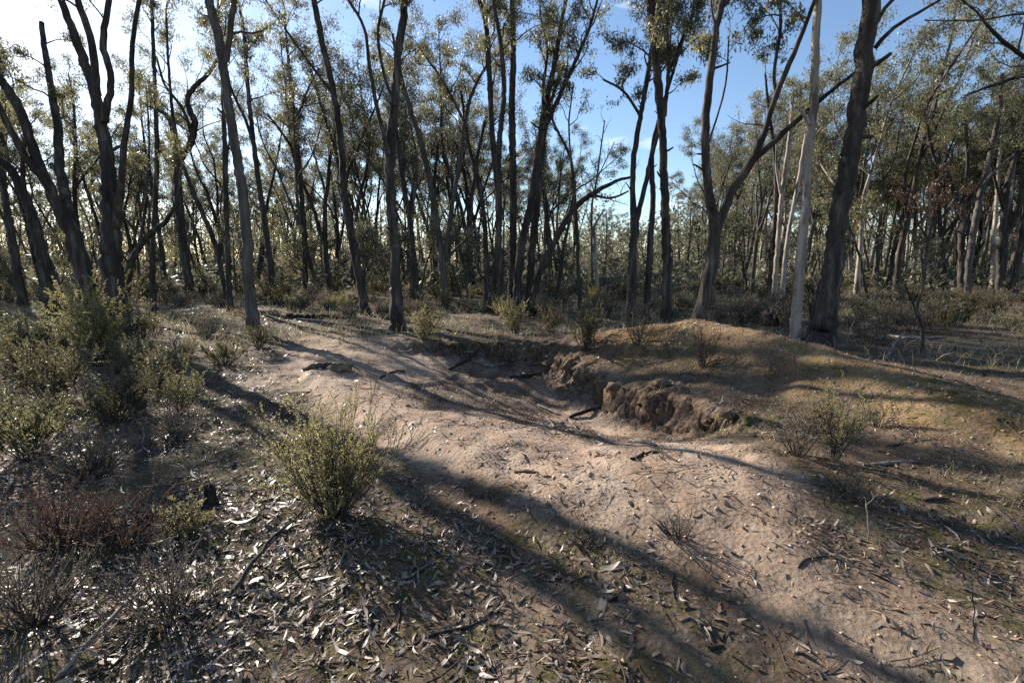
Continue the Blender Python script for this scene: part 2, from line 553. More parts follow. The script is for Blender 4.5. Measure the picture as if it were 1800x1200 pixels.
gx, gy = axis(-6.0, 6.2, 0.038, 450), axis(1.3, 11.0, 0.038, 450)
X, Y = np.meshgrid(gx, gy)
Z = H(X, Y)
bare_v, pit_v, spoil_v = zones(X, Y)
# the bank overhangs a little and is ragged: push its lip towards the pit
d_, s_, c_ = line_dist(X, Y, BANK, CUT)
steep = np.hypot(np.gradient(Z, gx, axis=1), np.gradient(Z, gy, axis=0))
face = np.exp(-((d_ * s_ - 0.05) / 0.38) ** 2) * np.clip(c_ * 4, 0, 1)
lip = np.exp(-((d_ * s_ + 0.02) / 0.14) ** 2) * c_ * 0.40
nx_, ny_ = np.gradient(d_ * s_, gx, axis=1), np.gradient(d_ * s_, gy, axis=0)
along = X * 0.6 - Y * 0.8
# layers and hollows in the face: the push depends on the height as well as on the place along the bank
push = face * np.clip(steep, 0, 1.5) * (0.07 * fbm(along, Z * 1.6, 3.0, 3) + 0.13 * fbm(along + 7, Z * 1.8 + 3, 11.0, 3, 0.65))
nn = fbm(X, Y, 2.2, 3) + 0.5
push = push + lip * nn
GV = np.stack([X + nx_ * push, Y + ny_ * push, Z + face * 0.05 * fbm(X + 20, Y, 14.0, 3, 0.65)], -1).reshape(-1, 3)
nxg, nyg = len(gx), len(gy)
ii, jj = np.meshgrid(np.arange(nyg - 1), np.arange(nxg - 1), indexing='ij')
q = np.stack([ii * nxg + jj, ii * nxg + jj + 1, (ii + 1) * nxg + jj + 1, (ii + 1) * nxg + jj], -1).reshape(-1, 4)
mossy = np.clip(0.25 + 1.4 * fbm(X, Y, 0.8, 3) + 0.5 * smooth(1.5, 4.5, X) * smooth(7, 3, Y) + 0.3 * smooth(4, 2, Y), 0, 1) * (1 - 0.75 * bare_v)
ground_me = mesh_np("ground", GV, [q], True, [M['soil']],
                    {"bare": np.clip(bare_v * (1 - 0.45 * smooth(3.6, 2.2, Y)) - 0.8 * pit_v * smooth(-0.3, 0.15, fbm(X + 12, Y, 2.4, 3)), 0, 1).ravel(), "spoil": (spoil_v * (1 - np.clip(face * steep, 0, 1))).ravel(), "mossy": mossy.ravel(),
                     "subsoil": (np.clip(face * steep * 1.3, 0, 1)).ravel()})
ground = tag(link("ground", ground_me), kind="structure")

# ------------------------------------------------------------------ trees
def grow(o, d, L, n, r, up=0.10, wander=0.22):
    P = [np.array(o, float)]
    d = unit(np.array(d, float))
    for _ in range(n):
        d = unit(d + r.normal(size=3) * wander + np.array([0, 0, up]))
        P.append(P[-1] + d * L / n)
    return np.array(P)


def foliage(paths, r, per_path, spread, length):
    """leaf centres and axes hung along the outer part of twigs"""
    C, A = [], []
    for P in paths:
        n = max(3, int(per_path * r.uniform(0.6, 1.4)))
        t = r.uniform(0.12, 1.05, n) * (len(P) - 1)
        i = np.clip(t.astype(int), 0, len(P) - 2)
        c = P[i] + (P[i + 1] - P[i]) * (t - i)[:, None] + r.normal(size=(n, 3)) * spread * np.array([1, 1, 0.75])
        C.append(c)
        A.append(r.normal(size=(n, 3)) * 0.55 + np.array([0, 0, -0.75]))
    return np.concatenate(C), np.concatenate(A)


def crown_from(limbs, r, density, blen, leaf, per_twig, k=4, spread=0.085):
    """limbs: (P, R, t0): side branches and twigs from t0 of each limb on; returns branch tubes, leaf centres and axes"""
    tb = Tubes()
    twigs = []
    for P, R, t0 in limbs:
        m = len(P)
        seg = np.linalg.norm(np.diff(P, axis=0), axis=1).sum() * (1 - t0)
        nb = max(2, int(density * seg + 1.5))
        for b in range(nb):
            t = t0 + (1 - t0) * (b + r.uniform(0.1, 0.9)) / nb
            f = t * (m - 1)
            i = min(int(f), m - 2)
            o = P[i] + (P[i + 1] - P[i]) * (f - i)
            tan = unit(P[i + 1] - P[i])
            a = r.uniform(0, 2 * math.pi)
            side = np.array([math.cos(a), math.sin(a), 0])
            L = blen * r.uniform(0.55, 1.25) * (1.15 - 0.45 * t)
            B = grow(o, tan * 0.75 + side * 0.75 + np.array([0, 0, 0.15]), L, 6, r, 0.07, 0.24)
            r0 = min(0.55 * R[i], 0.011 + 0.012 * L)
            tb.add(B, np.linspace(r0, 0.005, len(B)), k)
            for s in range(r.integers(4, 8)):
                j = min(len(B) - 1, int(r.integers(3, len(B) + 2)))
                dd = unit(B[j] - B[j - 1]) * 0.6 + r.normal(size=3) * 0.6
                Tw = grow(B[j], dd, L * r.uniform(0.20, 0.42), 4, r, -0.03, 0.25)
                tb.add(Tw, np.linspace(0.006, 0.002, len(Tw)), 3)
                twigs.append(Tw)
    C, A = foliage(twigs, r, per_twig, spread, leaf)
    return tb, C, A


def extend(P, R, L, r):
    d = unit(P[-1] - P[-3]) * np.array([0.8, 0.8, 1])
    E = grow(P[-1], d, L, 7, r, 0.10, 0.14)
    return np.vstack([P, E[1:]]), np.concatenate([R, np.linspace(R[-1], max(0.012, R[-1] * 0.25), 8)[1:]])


def gum_tree(label, Yd, limbs, bark='dark', crown_py=190, ext=3.2, density=2.4, blen=1.5, per_twig=52, leaf=(0.105, 0.025), leaf_mat_='gum_leaf',
             dead=False, group=None, name="gum_tree", seed=0, base=True):
    """limbs: polylines of (px, py, width px) measured on the photograph; the first is the trunk, which is carried down to the ground"""
    r = np.random.default_rng(seed + 100)
    done = []
    for li, L in enumerate(limbs):
        pts = []
        dy = r.uniform(-0.32, 0.32) if li else r.uniform(-0.05, 0.05)
        z0 = None
        for (px, py, w) in L:
            p = at(px, py, Yd)
            z0 = p[2] if z0 is None else z0
            yy = Yd + dy * max(0, p[2] - z0)
            p = at(px, py, yy)
            pts.append([*p, 0.5 * w * yy / FPX])
        if li == 0 and base:
            p0, p1 = np.array(pts[0]), np.array(pts[1])
            g = float(H(p0[0], p0[1]))
            if p0[2] > g + 0.05:
                dxy = (p0[:2] - p1[:2]) / max(0.3, p1[2] - p0[2]) * (p0[2] - g) * 0.5
                g2 = float(H(*(p0[:2] + dxy)))
                pts.insert(0, [p0[0] + dxy[0], p0[1] + dxy[1], g2 - 0.12, p0[3] * 1.12])
            else:
                pts[0][2] = g - 0.12
        S = spline(pts, 0.11 if li == 0 else 0.14)
        P, R = S[:, :3].copy(), np.maximum(S[:, 3], 0.008)
        wig = r.normal(size=(len(P), 3)) * 0.10 * R[:, None]
        P += wig
        if li == 0 and base:
            hgt = P[:, 2] - P[0, 2]
            R = R * (1 + 0.6 * np.exp(-hgt / 0.20))
        if L[-1][1] <= 35 and ext > 0:
            P, R = extend(P, R, ext * r.uniform(0.8, 1.2), r)
        done.append((P, R, L))
    ox = done[0][0][0].copy()
    ox[2] = float(H(ox[0], ox[1]))
    root = bpy.data.objects.new(name, None)
    root.location = ox
    root.empty_display_size = 0.3
    col.objects.link(root)
    tag(root, label, "tree", group)
    bm_ = M[bark + '_bark']
    for i, (P, R, L) in enumerate(done):
        tb = Tubes()
        tb.add(P - ox, R, 14 if R.max() > 0.12 else 9, 0.12 if bark == 'dark' else 0.07, seed + i)
        link("trunk" if i == 0 else "limb", tb.mesh("trunk" if i == 0 else "limb", bm_), root)
    P, R, L = done[0]
    if R.max() > 0.07:
        for q in range(int(r.integers(2, 5))):
            j = int(len(P) * r.uniform(0.25, 0.75))
            a = r.uniform(0, 6.28)
            d = np.array([math.cos(a), math.sin(a), r.uniform(0.1, 0.9)])
            st = grow(P[j] - ox, d, R[j] + r.uniform(0.06, 0.30), 4, r, 0.05, 0.12)
            tb = Tubes()
            tb.add(st, np.linspace(R[j] * 0.38, R[j] * 0.2, 5), 6, 0.2, q)
            link("broken_stub", tb.mesh("broken_stub", bm_), root)
    zc = at(900, crown_py, Yd)[2]
    cl = []
    for P, R, L in done:
        up = np.nonzero(P[:, 2] > zc)[0]
        if len(up) > 2:
            cl.append((P - ox, R, up[0] / (len(P) - 1)))
    if cl:
        tb, C, A = crown_from(cl, r, density, blen, leaf, per_twig)
        link("branches", tb.mesh("branches", M['twig'] if not dead else M['dead_wood']), root)["kind"] = "stuff"
        if not dead:
            link("crown", leaf_mesh("crown", C, A, leaf[0], leaf[1], M[leaf_mat_], r), root)["kind"] = "stuff"
    return root


T = gum_tree
T("thick dark multi-stemmed gum with straight upright stems at the left behind the green bush", 10.5,
  [[(197, 470, 32), (191, 300, 21), (168, 170, 15), (145, 100, 13), (107, 0, 10)],
   [(172, 168, 11), (162, 80, 11), (137, 0, 9)],
   [(184, 215, 12), (195, 140, 10), (182, 75, 10), (192, 0, 8)],
   [(205, 400, 14), (213, 325, 11), (222, 225, 9), (232, 165, 8), (232, 90, 7), (245, 0, 6)]], crown_py=60, ext=2.2, density=0.4, per_twig=34, seed=1)
T("broad dark gum whose several stems lean far to the left, beside the thick multi-stemmed gum", 11.5,
  [[(152, 495, 27), (126, 405, 22), (112, 385, 18), (65, 280, 14), (35, 195, 14), (-5, 130, 12), (-40, 60, 10)],
   [(126, 405, 20), (107, 300, 14), (102, 225, 12), (85, 130, 9), (72, 40, 7)],
   [(118, 400, 18), (88, 330, 13), (45, 275, 11), (0, 190, 9), (-30, 130, 7)]], crown_py=230, ext=2.5, density=1.0, blen=1.4, seed=2)
T("dark gum curving out of the left edge of the picture below the leaning stems", 14.5,
  [[(85, 495, 20), (65, 410, 17), (45, 350, 14), (20, 300, 12), (-15, 270, 10), (-50, 200, 8)],
   [(45, 350, 8), (40, 290, 6), (48, 220, 5)]], crown_py=330, ext=0, density=2.6, seed=3)
T("slim dark gum at the far left edge with its lower trunk in shade", 17,
  [[(33, 490, 13), (18, 400, 11), (5, 320, 9), (-2, 230, 7), (8, 140, 5)]], crown_py=260, ext=2, density=2.6, seed=4)
T("crooked dark gum with a twisting S-bend trunk left of the smooth pale-streaked gum", 20,
  [[(335, 515, 15), (322, 430, 13), (312, 300, 12), (335, 250, 11), (342, 215, 10), (330, 170, 8), (370, 125, 6), (395, 80, 4)],
   [(311, 290, 8), (300, 215, 7), (280, 195, 6), (245, 180, 4)],
   [(338, 240, 6), (320, 190, 5), (290, 150, 4), (275, 100, 3)]], crown_py=260, ext=2, density=2.0, blen=1.8, seed=5)
T("tall smooth grey gum streaked with pale bark at the left end of the bare track", 10.6,
  [[(447, 572, 22), (437, 500, 18), (435, 425, 17), (425, 325, 16), (410, 240, 15), (397, 150, 14), (382, 60, 14), (366, 0, 13)],
   [(399, 110, 8), (405, 50, 9), (411, 0, 8)]], bark='grey', crown_py=90, ext=2.8, density=1.1, seed=6)
T("thin dark gum with a leaning side limb just right of the smooth grey gum", 17.5,
  [[(482, 530, 12), (470, 425, 10), (452, 300, 8), (440, 200, 7), (430, 75, 5), (422, 15, 4)],
   [(455, 292, 5), (435, 220, 5), (410, 165, 4), (385, 90, 3)]], crown_py=190, ext=2, density=2.4, seed=7)
T("thin straight gum with a light airy crown right of the smooth grey gum", 24,
  [[(537, 495, 9), (535, 410, 8), (525, 285, 8), (512, 165, 6), (505, 85, 4), (500, 30, 3)],
   [(525, 280, 4), (500, 240, 4), (470, 200, 3)], [(518, 220, 4), (540, 160, 3), (560, 120, 2.5)]], crown_py=260, ext=2, density=2.2, blen=1.9, seed=8)
T("long dark gum leaning left in one sweeping line across the middle of the left half", 14.5,
  [[(641, 538, 16), (620, 425, 13), (606, 350, 12), (600, 260, 11), (587, 165, 10), (570, 90, 10), (552, 0, 9)],
   [(590, 172, 4), (525, 85, 4), (470, 5, 3)]], crown_py=60, ext=2.8, density=1.7, seed=9)
T("stout dark gum with a flaring split base standing at the back left of the pit", 11.6,
  [[(698, 566, 24), (695, 480, 18), (694, 430, 15), (686, 350, 15), (686, 265, 17), (695, 175, 15), (700, 90, 13), (710, 30, 12), (708, 0, 11)],
   [(684, 272, 8), (665, 200, 7), (650, 120, 6), (640, 50, 5), (612, 0, 5)],
   [(694, 185, 6), (675, 130, 5), (664, 60, 5), (676, 0, 4)]], crown_py=50, ext=3.0, density=1.8, seed=10)
T("slender dark gum partly hidden behind the stout flaring gum", 19,
  [[(724, 518, 10), (725, 425, 9), (712, 340, 8), (700, 260, 7), (690, 170, 6), (700, 80, 4)]], crown_py=220, ext=1.5, density=2.2, seed=11)
T("gum splitting low into a long left stem and paler right stems behind the pit", 17.5,
  [[(783, 530, 13), (776, 450, 12), (757, 325, 10), (740, 250, 9), (720, 190, 8), (703, 130, 7), (690, 60, 4)],
   [(780, 460, 8), (795, 360, 8), (810, 275, 7), (820, 200, 6), (836, 150, 5), (870, 90, 3)],
   [(815, 212, 5), (780, 145, 4), (748, 100, 3)],
   [(782, 455, 5), (815, 425, 4), (846, 394, 3)]], bark='grey', crown_py=200, ext=1.5, density=2.6, blen=1.7, per_twig=70, seed=12)
T("thin gum with a crooked top next to the tight clump of dark trunks", 18.5,
  [[(855, 528, 9), (852, 390, 8), (835, 300, 6), (822, 240, 5), (810, 160, 4)]], crown_py=260, ext=1, density=2.4, seed=13)
T("first dark trunk at the left of the tight clump behind the pit", 15.6,
  [[(863, 535, 12), (874, 450, 11), (876, 350, 11), (866, 250, 10), (861, 150, 9), (855, 50, 8), (842, 0, 7)]], crown_py=130, ext=3, density=2.4, seed=14)
T("second dark trunk of the tight clump, crossing its neighbour low down", 15.0,
  [[(884, 536, 13), (877, 450, 11), (876, 350, 10), (878, 250, 9), (886, 160, 8), (880, 80, 7), (868, 10, 6)]], crown_py=140, ext=3, density=2.4, seed=15)
T("straightest dark trunk in the middle of the tight clump behind the pit", 16.4,
  [[(900, 527, 15), (902, 400, 13), (902, 300, 12), (900, 200, 11), (902, 100, 10), (900, 0, 8)]], crown_py=120, ext=3, density=2.6, per_twig=70, seed=16)
T("dark gum bending right out of the tight clump and forking high up", 15.8,
  [[(908, 528, 15), (917, 430, 14), (935, 350, 13), (947, 265, 12), (956, 200, 10), (975, 110, 8), (987, 40, 7), (995, 0, 6)],
   [(957, 228, 8), (990, 155, 7), (1015, 100, 6), (1036, 50, 5), (1050, 0, 4)],
   [(955, 205, 6), (955, 150, 5), (962, 90, 4), (950, 30, 3)]], crown_py=160, ext=2.6, density=2.6, blen=1.6, per_twig=70, seed=17)
T("rightmost upright dark trunk of the tight clump, at the foot of the slanting limb", 16.6,
  [[(929, 530, 13), (935, 440, 12), (943, 360, 11), (951, 280, 10), (962, 200, 7), (985, 130, 5)]], crown_py=180, ext=1, density=2.4, seed=18)
T("dead tree slanting steeply right out of the tight clump, ending bare", 16.0,
  [[(935, 528, 11), (955, 465, 10), (1000, 380, 10), (1035, 345, 9), (1080, 320, 6), (1110, 311, 4)],
   [(1040, 343, 5), (1075, 348, 4), (1105, 336, 2.5)]], crown_py=345, ext=0, density=1.2, blen=0.9, dead=True, seed=19)
T("thin dark sapling with a bent top right of the slanting dead tree", 15.5,
  [[(1020, 538, 7), (1015, 425, 6), (1010, 350, 6), (1003, 280, 5), (975, 220, 4), (958, 170, 3)],
   [(1006, 300, 3), (1000, 220, 3), (1008, 150, 2)]], crown_py=240, ext=0, density=2.4, blen=1.2, seed=20)
T("short dark sapling standing beside the slanting dead tree", 17.5,
  [[(980, 525, 7), (990, 440, 6), (1002, 385, 5), (1012, 320, 4)]], crown_py=380, ext=0, density=2.2, blen=0.9, seed=21)
T("pale dead sapling with white curling branches left of the Y-forked gum", 21,
  [[(1050, 502, 6), (1046, 425, 6), (1044, 400, 5), (1062, 368, 3)],
   [(1048, 452, 4), (1062, 442, 3), (1072, 425, 2.5), (1066, 412, 2)],
   [(1046, 420, 3), (1030, 370, 2)]], bark='pale', crown_py=420, ext=0, density=1.5, blen=0.7, dead=True, seed=22)
T("needle-thin dead stem rising against the sky left of the Y-forked gum", 19,
  [[(1041, 505, 4), (1040, 375, 4), (1048, 320, 3), (1063, 212, 2)], [(1048, 318, 2), (1080, 250, 1.5)]], bark='grey', crown_py=330, ext=0, density=2.0, blen=0.7, dead=True, seed=23)
T("dark gum forking into a narrow Y at head height, left of three upright trunks", 13.6,
  [[(1110, 548, 17), (1112, 450, 14), (1116, 390, 14), (1112, 345, 9), (1114, 280, 9), (1124, 215, 8), (1140, 125, 8), (1150, 50, 6), (1148, 5, 5)],
   [(1117, 395, 9), (1135, 320, 8), (1144, 280, 7), (1155, 240, 6), (1170, 180, 5)],
   [(1127, 205, 5), (1095, 160, 4), (1060, 140, 3)]], crown_py=200, ext=2.6, density=2.6, blen=1.4, per_twig=70, seed=24)
T("slim dark upright gum in the middle between the Y-forked gum and a thicker trunk", 13.9,
  [[(1137, 545, 12), (1143, 430, 11), (1148, 350, 9), (1146, 275, 8), (1158, 210, 6), (1185, 120, 5), (1205, 50, 4)]], crown_py=170, ext=1.5, density=2.4, blen=1.3, per_twig=70, seed=25)
T("thick straight dark gum just left of the mound's forked gum", 12.7,
  [[(1172, 560, 18), (1172, 450, 16), (1168, 350, 14), (1165, 250, 13), (1157, 150, 14), (1150, 75, 14), (1144, 0, 13)],
   [(1168, 205, 7), (1175, 125, 6), (1172, 40, 6), (1178, 0, 5)],
   [(1175, 130, 5), (1200, 65, 4), (1225, 15, 3)]], crown_py=160, ext=3, density=2.8, blen=1.35, per_twig=70, seed=26)
T("big dark gum forking wide above the mound with a long limb reaching right", 10.2,
  [[(1228, 566, 24), (1243, 500, 22), (1256, 410, 20), (1245, 325, 14), (1240, 225, 13), (1250, 125, 12), (1260, 50, 11), (1270, 0, 10)],
   [(1256, 415, 14), (1268, 382, 14), (1290, 330, 14), (1320, 285, 13), (1345, 230, 9), (1365, 165, 9), (1395, 95, 8), (1425, 20, 6), (1436, -10, 5)],
   [(1318, 288, 10), (1365, 245, 9), (1415, 200, 8), (1450, 170, 7), (1502, 128, 5)],
   [(1364, 160, 5), (1361, 125, 5), (1372, 50, 5), (1370, 0, 4)],
   [(1247, 248, 3.5), (1275, 150, 3), (1281, 65, 2)],
   [(1266, 20, 5), (1290, -10, 4)]], crown_py=110, ext=2.6, density=2.6, blen=1.15, per_twig=70, seed=27)
T("smooth pale slender gum standing between the forked gum and the leaning thick trunk", 9.6,
  [[(1399, 585, 18), (1405, 480, 16), (1415, 380, 14), (1420, 280, 14), (1430, 200, 13), (1433, 100, 12), (1438, 0, 11)],
   [(1424, 218, 6), (1410, 198, 6), (1398, 186, 4)]], bark='pale', crown_py=-5, ext=3.2, density=2.2, seed=28)
T("thickest rough grey-brown gum leaning right, on the right of the mound", 9.4,
  [[(1443, 592, 46), (1460, 500, 35), (1472, 400, 29), (1490, 300, 27), (1505, 210, 26), (1520, 100, 26), (1530, 0, 24)],
   [(1538, 85, 7), (1570, 50, 6), (1650, 2, 4)],
   [(1536, 50, 7), (1555, 15, 6), (1580, -10, 5)]], crown_py=-5, ext=3.5, density=2.4, seed=29)
T("first of the white-barked slim gums lit by sun behind the forked gum", 19,
  [[(1360, 523, 9), (1370, 400, 8), (1375, 340, 7), (1388, 240, 6), (1395, 160, 4)], [(1374, 345, 5), (1365, 295, 4), (1366, 240, 3)]], bark='pale', crown_py=250, ext=1, density=2.6, blen=1.7, seed=30)
T("white-barked slim gum leaning right beside the smooth pale slender gum", 18.5,
  [[(1375, 520, 8), (1384, 425, 7), (1405, 310, 6), (1420, 220, 5), (1440, 150, 3)]], bark='pale', crown_py=260, ext=1, density=2.6, blen=1.7, seed=31)
T("dark slim gum at the back of the white-barked pair", 21,
  [[(1352, 515, 9), (1362, 400, 8), (1364, 290, 7), (1352, 200, 5), (1345, 130, 3)]], crown_py=240, ext=1, density=2.6, blen=2.0, seed=32)
T("gum with an arching left stem in the sunlit stand at the right", 22,
  [[(1690, 500, 11), (1690, 420, 10), (1692, 375, 9), (1665, 310, 8), (1642, 275, 6), (1625, 200, 4)], [(1692, 370, 6), (1700, 300, 5), (1698, 210, 4)]],
  crown_py=300, ext=1, density=2.8, blen=2.0, leaf_mat_='gum_leaf', seed=33)
T("gum leaning right with a long straight stem in the sunlit stand at the right", 20,
  [[(1700, 518, 10), (1705, 450, 10), (1720, 360, 9), (1740, 275, 8), (1756, 200, 6), (1762, 130, 4)], [(1728, 325, 5), (1750, 300, 4), (1785, 270, 3)]],
  bark='grey', crown_py=250, ext=1, density=2.8, blen=1.9, seed=34)
T("dark gum second from the right edge of the picture", 21,
  [[(1757, 508, 10), (1760, 425, 9), (1771, 325, 8), (1790, 260, 6), (1805, 180, 4)], [(1765, 375, 5), (1750, 320, 4), (1735, 260, 3)]], crown_py=280, ext=1, density=2.8, blen=1.9, seed=35)
T("dark gum at the right edge of the picture", 19.5,
  [[(1779, 520, 11), (1795, 430, 10), (1808, 330, 8), (1815, 230, 6), (1810, 150, 4)]], crown_py=300, ext=1, density=2.8, blen=1.9, seed=36)
T("gum sapling hung with dead red-brown leaves in the stand at the right", 19,
  [[(1622, 515, 7), (1628, 440, 6), (1640, 380, 5), (1648, 320, 3)], [(1632, 420, 4), (1605, 380, 3), (1592, 350, 2)], [(1636, 400, 4), (1668, 370, 3), (1682, 345, 2)]],
  crown_py=405, ext=0, density=2.6, blen=0.9, per_twig=16, leaf_mat_='brown_leaf', seed=37)
T("small dead dark sapling on the open ground at the right of the mound", 8.6,
  [[(1622, 625, 6), (1620, 570, 5), (1612, 545, 4), (1622, 500, 3), (1620, 440, 2)], [(1614, 560, 3), (1600, 520, 3), (1590, 500, 2)]],
  crown_py=545, ext=0, density=3.0, blen=0.35, dead=True, name="dead_sapling", seed=38)
T("tree beyond the right edge whose bare dark branches reach in at the top corner", 8.2,
  [[(2010, 560, 30), (1990, 300, 26), (1980, 150, 22), (1985, 0, 18)],
   [(1982, 160, 9), (1860, 130, 7), (1800, 100, 6), (1750, 60, 5), (1718, 22, 3)],
   [(1983, 130, 8), (1880, 40, 6), (1800, 25, 3.5), (1720, 36, 2.5), (1625, 36, 1.5)],
   [(1980, 190, 9), (1870, 130, 7), (1800, 133, 6), (1740, 152, 4), (1700, 166, 2.5)]], crown_py=170, ext=3, density=1.6, blen=0.9, dead=True, seed=39)

T("thin dark gum standing straight between the S-bent gum and the smooth grey gum", 15,
  [[(402, 490, 9), (399, 400, 8), (396, 300, 8), (393, 180, 7), (388, 60, 5), (384, 5, 4)]], crown_py=120, ext=2, density=1.6, seed=40)
T("thin dark gum slanting left from behind the smooth grey gum", 16.5,
  [[(392, 490, 8), (375, 420, 8), (345, 350, 7), (322, 290, 6), (305, 210, 5), (296, 110, 4), (292, 20, 3)]], crown_py=170, ext=1.5, density=1.6, seed=41)
T("low dark gum bowing right out of the shrubs beside the thick multi-stemmed gum", 13.5,
  [[(226, 480, 12), (236, 450, 10), (262, 412, 9), (292, 388, 7), (312, 350, 5), (318, 300, 4)], [(240, 445, 6), (250, 400, 5), (258, 340, 4), (262, 250, 3), (258, 160, 2.5)]], crown_py=330, ext=0, density=1.6, blen=1.0, seed=42)
T("thin straight gum in the gap right of the thick multi-stemmed gum", 14.5,
  [[(268, 490, 8), (271, 390, 8), (276, 280, 7), (272, 150, 6), (268, 40, 5), (266, 0, 4)]], crown_py=90, ext=2, density=1.3, seed=43)


# --- generic trees for the stand further back: a few models, each copied as a whole tree
def make_model(seed, hgt, forks, bark, mat, leaf, per_twig, lean, t_lo=0.46, dens=2.5, bl=0.15):
    r = np.random.default_rng(900 + seed)
    limbs = []
    d0 = np.array([lean * r.normal(), lean * r.normal(), 1.0])
    r0 = hgt * r.uniform(0.010, 0.0145)
    trunkP = grow((0, 0, -0.15), d0, hgt * (1.0 if forks == 0 else 0.92), 14, r, 0.06, 0.075)
    R = np.linspace(r0, r0 * 0.16, len(trunkP)) * (1 + 0.4 * np.exp(-np.arange(len(trunkP)) / 0.6))
    limbs.append((trunkP, R))
    for f in range(forks):
        k = min(len(trunkP) - 6, 2 + int(len(trunkP) * r.uniform(0.08, 0.5)))
        a = r.uniform(0, 6.28)
        side = np.array([math.cos(a), math.sin(a), 0])
        Lr = (hgt - trunkP[k, 2]) * r.uniform(0.75, 1.0)
        P = grow(trunkP[k], np.array([0, 0, 1]) + side * r.uniform(0.35, 0.8), Lr, 11, r, 0.10, 0.11)
        limbs.append((P, np.linspace(R[k] * 0.75, R[k] * 0.14, len(P))))
    tr = []
    for i, (P, Rr) in enumerate(limbs):
        S = spline(np.column_stack([P, Rr]), 0.35)
        tb = Tubes()
        tb.add(S[:, :3], S[:, 3], 7, 0.15, seed + i)
        tr.append(tb.mesh("trunk" if i == 0 else "limb", M[bark]))
    cl = [(P, Rr, r.uniform(t_lo, t_lo + 0.15) if i == 0 else r.uniform(t_lo - 0.1, t_lo + 0.05)) for i, (P, Rr) in enumerate(limbs)]
    tb, C, A = crown_from(cl, r, dens, hgt * bl, leaf, per_twig, 3, 0.135)
    return tr, tb.mesh("branches", M['twig']), leaf_mesh("crown", C, A, leaf[0], leaf[1], M[mat], r)


MODELS = [  # height, extra stems, bark
    (13.0, 2, 'dark'), (12.0, 1, 'grey'), (14.0, 3, 'dark'), (11.0, 2, 'grey'), (13.0, 1, 'pale'), (14.5, 2, 'dark'),
    (12.0, 3, 'grey'), (13.5, 0, 'dark'), (9.5, 2, 'dark'), (13.0, 2, 'grey'), (12.5, 2, 'pale')]
models = [make_model(i, h, f, b + '_bark', 'gum_leaf' if i % 3 else 'far_leaf', (0.135, 0.040), 41, 0.10) for i, (h, f, b) in enumerate(MODELS)]
SAPLINGS = [(4.2, 2, 'dark'), (3.4, 3, 'grey'), (5.2, 1, 'dark'), (2.8, 3, 'grey')]
n_tall = len(MODELS)
MODELS += SAPLINGS
models += [make_model(50 + i, h, f, b + '_bark', 'far_leaf' if i % 2 else 'gum_leaf', (0.12, 0.042), 22, 0.2, 0.22, 3.0, 0.26) for i, (h, f, b) in enumerate(SAPLINGS)]

# short names of trees that are easy to find, with their place across the view, to say where the others stand
LANDMARKS = [(-60, "the picture's left edge"), (30, "the slim left-edge gum"), (150, "the left-leaning stems"), (197, "the thick multi-stemmed gum"), (325, "the S-bent gum"), (436, "the smooth grey gum"), (535, "the airy-crowned gum"),
             (625, "the long left-leaning gum"), (695, "the stout flaring gum"), (780, "the low-splitting gum"), (895, "the tight clump"), (1015, "the bent sapling"),
             (1112, "the Y-forked gum"), (1172, "the thick straight gum"), (1245, "the wide-forking gum"), (1372, "the white-barked pair"), (1408, "the pale slender gum"),
             (1465, "the thick leaning trunk"), (1622, "the brown-leaved sapling"), (1697, "the arching gum"), (1758, "the second gum from the right edge"), (1800, "the picture's right edge")]


def whereabouts(px):
    lx, nm = min(LANDMARKS, key=lambda l: abs(l[0] - px))
    if abs(lx - px) < 9:
        return "directly behind " + nm
    return ("left of " if px < lx else "right of ") + nm


def tell_apart(items, lead=""):
    """items: (object, kind phrase, px, depth): write labels that single each one out by look, neighbour and depth"""
    seen = {}
    for o, ph, px, dep in items:
        seen.setdefault((ph, (lead + whereabouts(px)).replace("in front, directly behind", "in front, in line with")), []).append((dep, px, o))
    rank = ["nearest", "second nearest", "third nearest", "fourth nearest", "fifth nearest", "sixth nearest", "seventh nearest", "eighth nearest", "ninth nearest", "tenth nearest"]
    for (ph, wh), L in seen.items():
        L.sort(key=lambda t: t[0])
        for i, (dep, px, o) in enumerate(L):
            if len(L) == 1:
                o["label"] = f"{ph} {wh}"
            else:
                o["label"] = f"{rank[min(i, 9)]} {ph} {wh}"


def place_model(i, x, y, scale, rz, group):
    root = bpy.data.objects.new("gum_tree" if i < n_tall else "gum_sapling", None)
    root.location = (x, y, float(H(x, y)))
    root.rotation_euler = (0, 0, rz)
    root.scale = (scale, scale, scale)
    col.objects.link(root)
    tag(root, "gum", "tree", group)
    tr, br, cr = models[i]
    for k, m in enumerate(tr):
        link("trunk" if k == 0 else "limb", m, root)
    link("branches", br, root)["kind"] = "stuff"
    link("crown", cr, root)["kind"] = "stuff"
    return root


# stands: image range of the trunk foot, depth range, tall trees, saplings, scale range, group
STANDS = [
    ((-170, 190), (20, 36), 14, 6, (0.62, 0.85), "gums in the shady stand at the far left"),
    ((190, 560), (27, 48), 26, 12, (0.66, 0.92), "gums in the backlit stand on the left"),
    ((560, 860), (24, 46), 28, 13, (0.76, 1.02), "gums in the stand left of the clump"),
    ((860, 1010), (26, 50), 14, 7, (0.62, 0.85), "gums behind the tight clump"),
    ((1010, 1220), (42, 75), 16, 12, (0.42, 0.60), "low gums under the gap of sky"),
    ((1220, 1480), (25, 50), 36, 9, (0.72, 1.0), "sunlit gums behind the forked gum"),
    ((1480, 1960), (22, 44), 74, 7, (0.76, 1.02), "sunlit gums in the dense right-hand stand"),
]
r_st = np.random.default_rng(77)
stand_items = []
STEMS = ["single-stemmed", "twin-stemmed", "three-stemmed", "four-stemmed"]
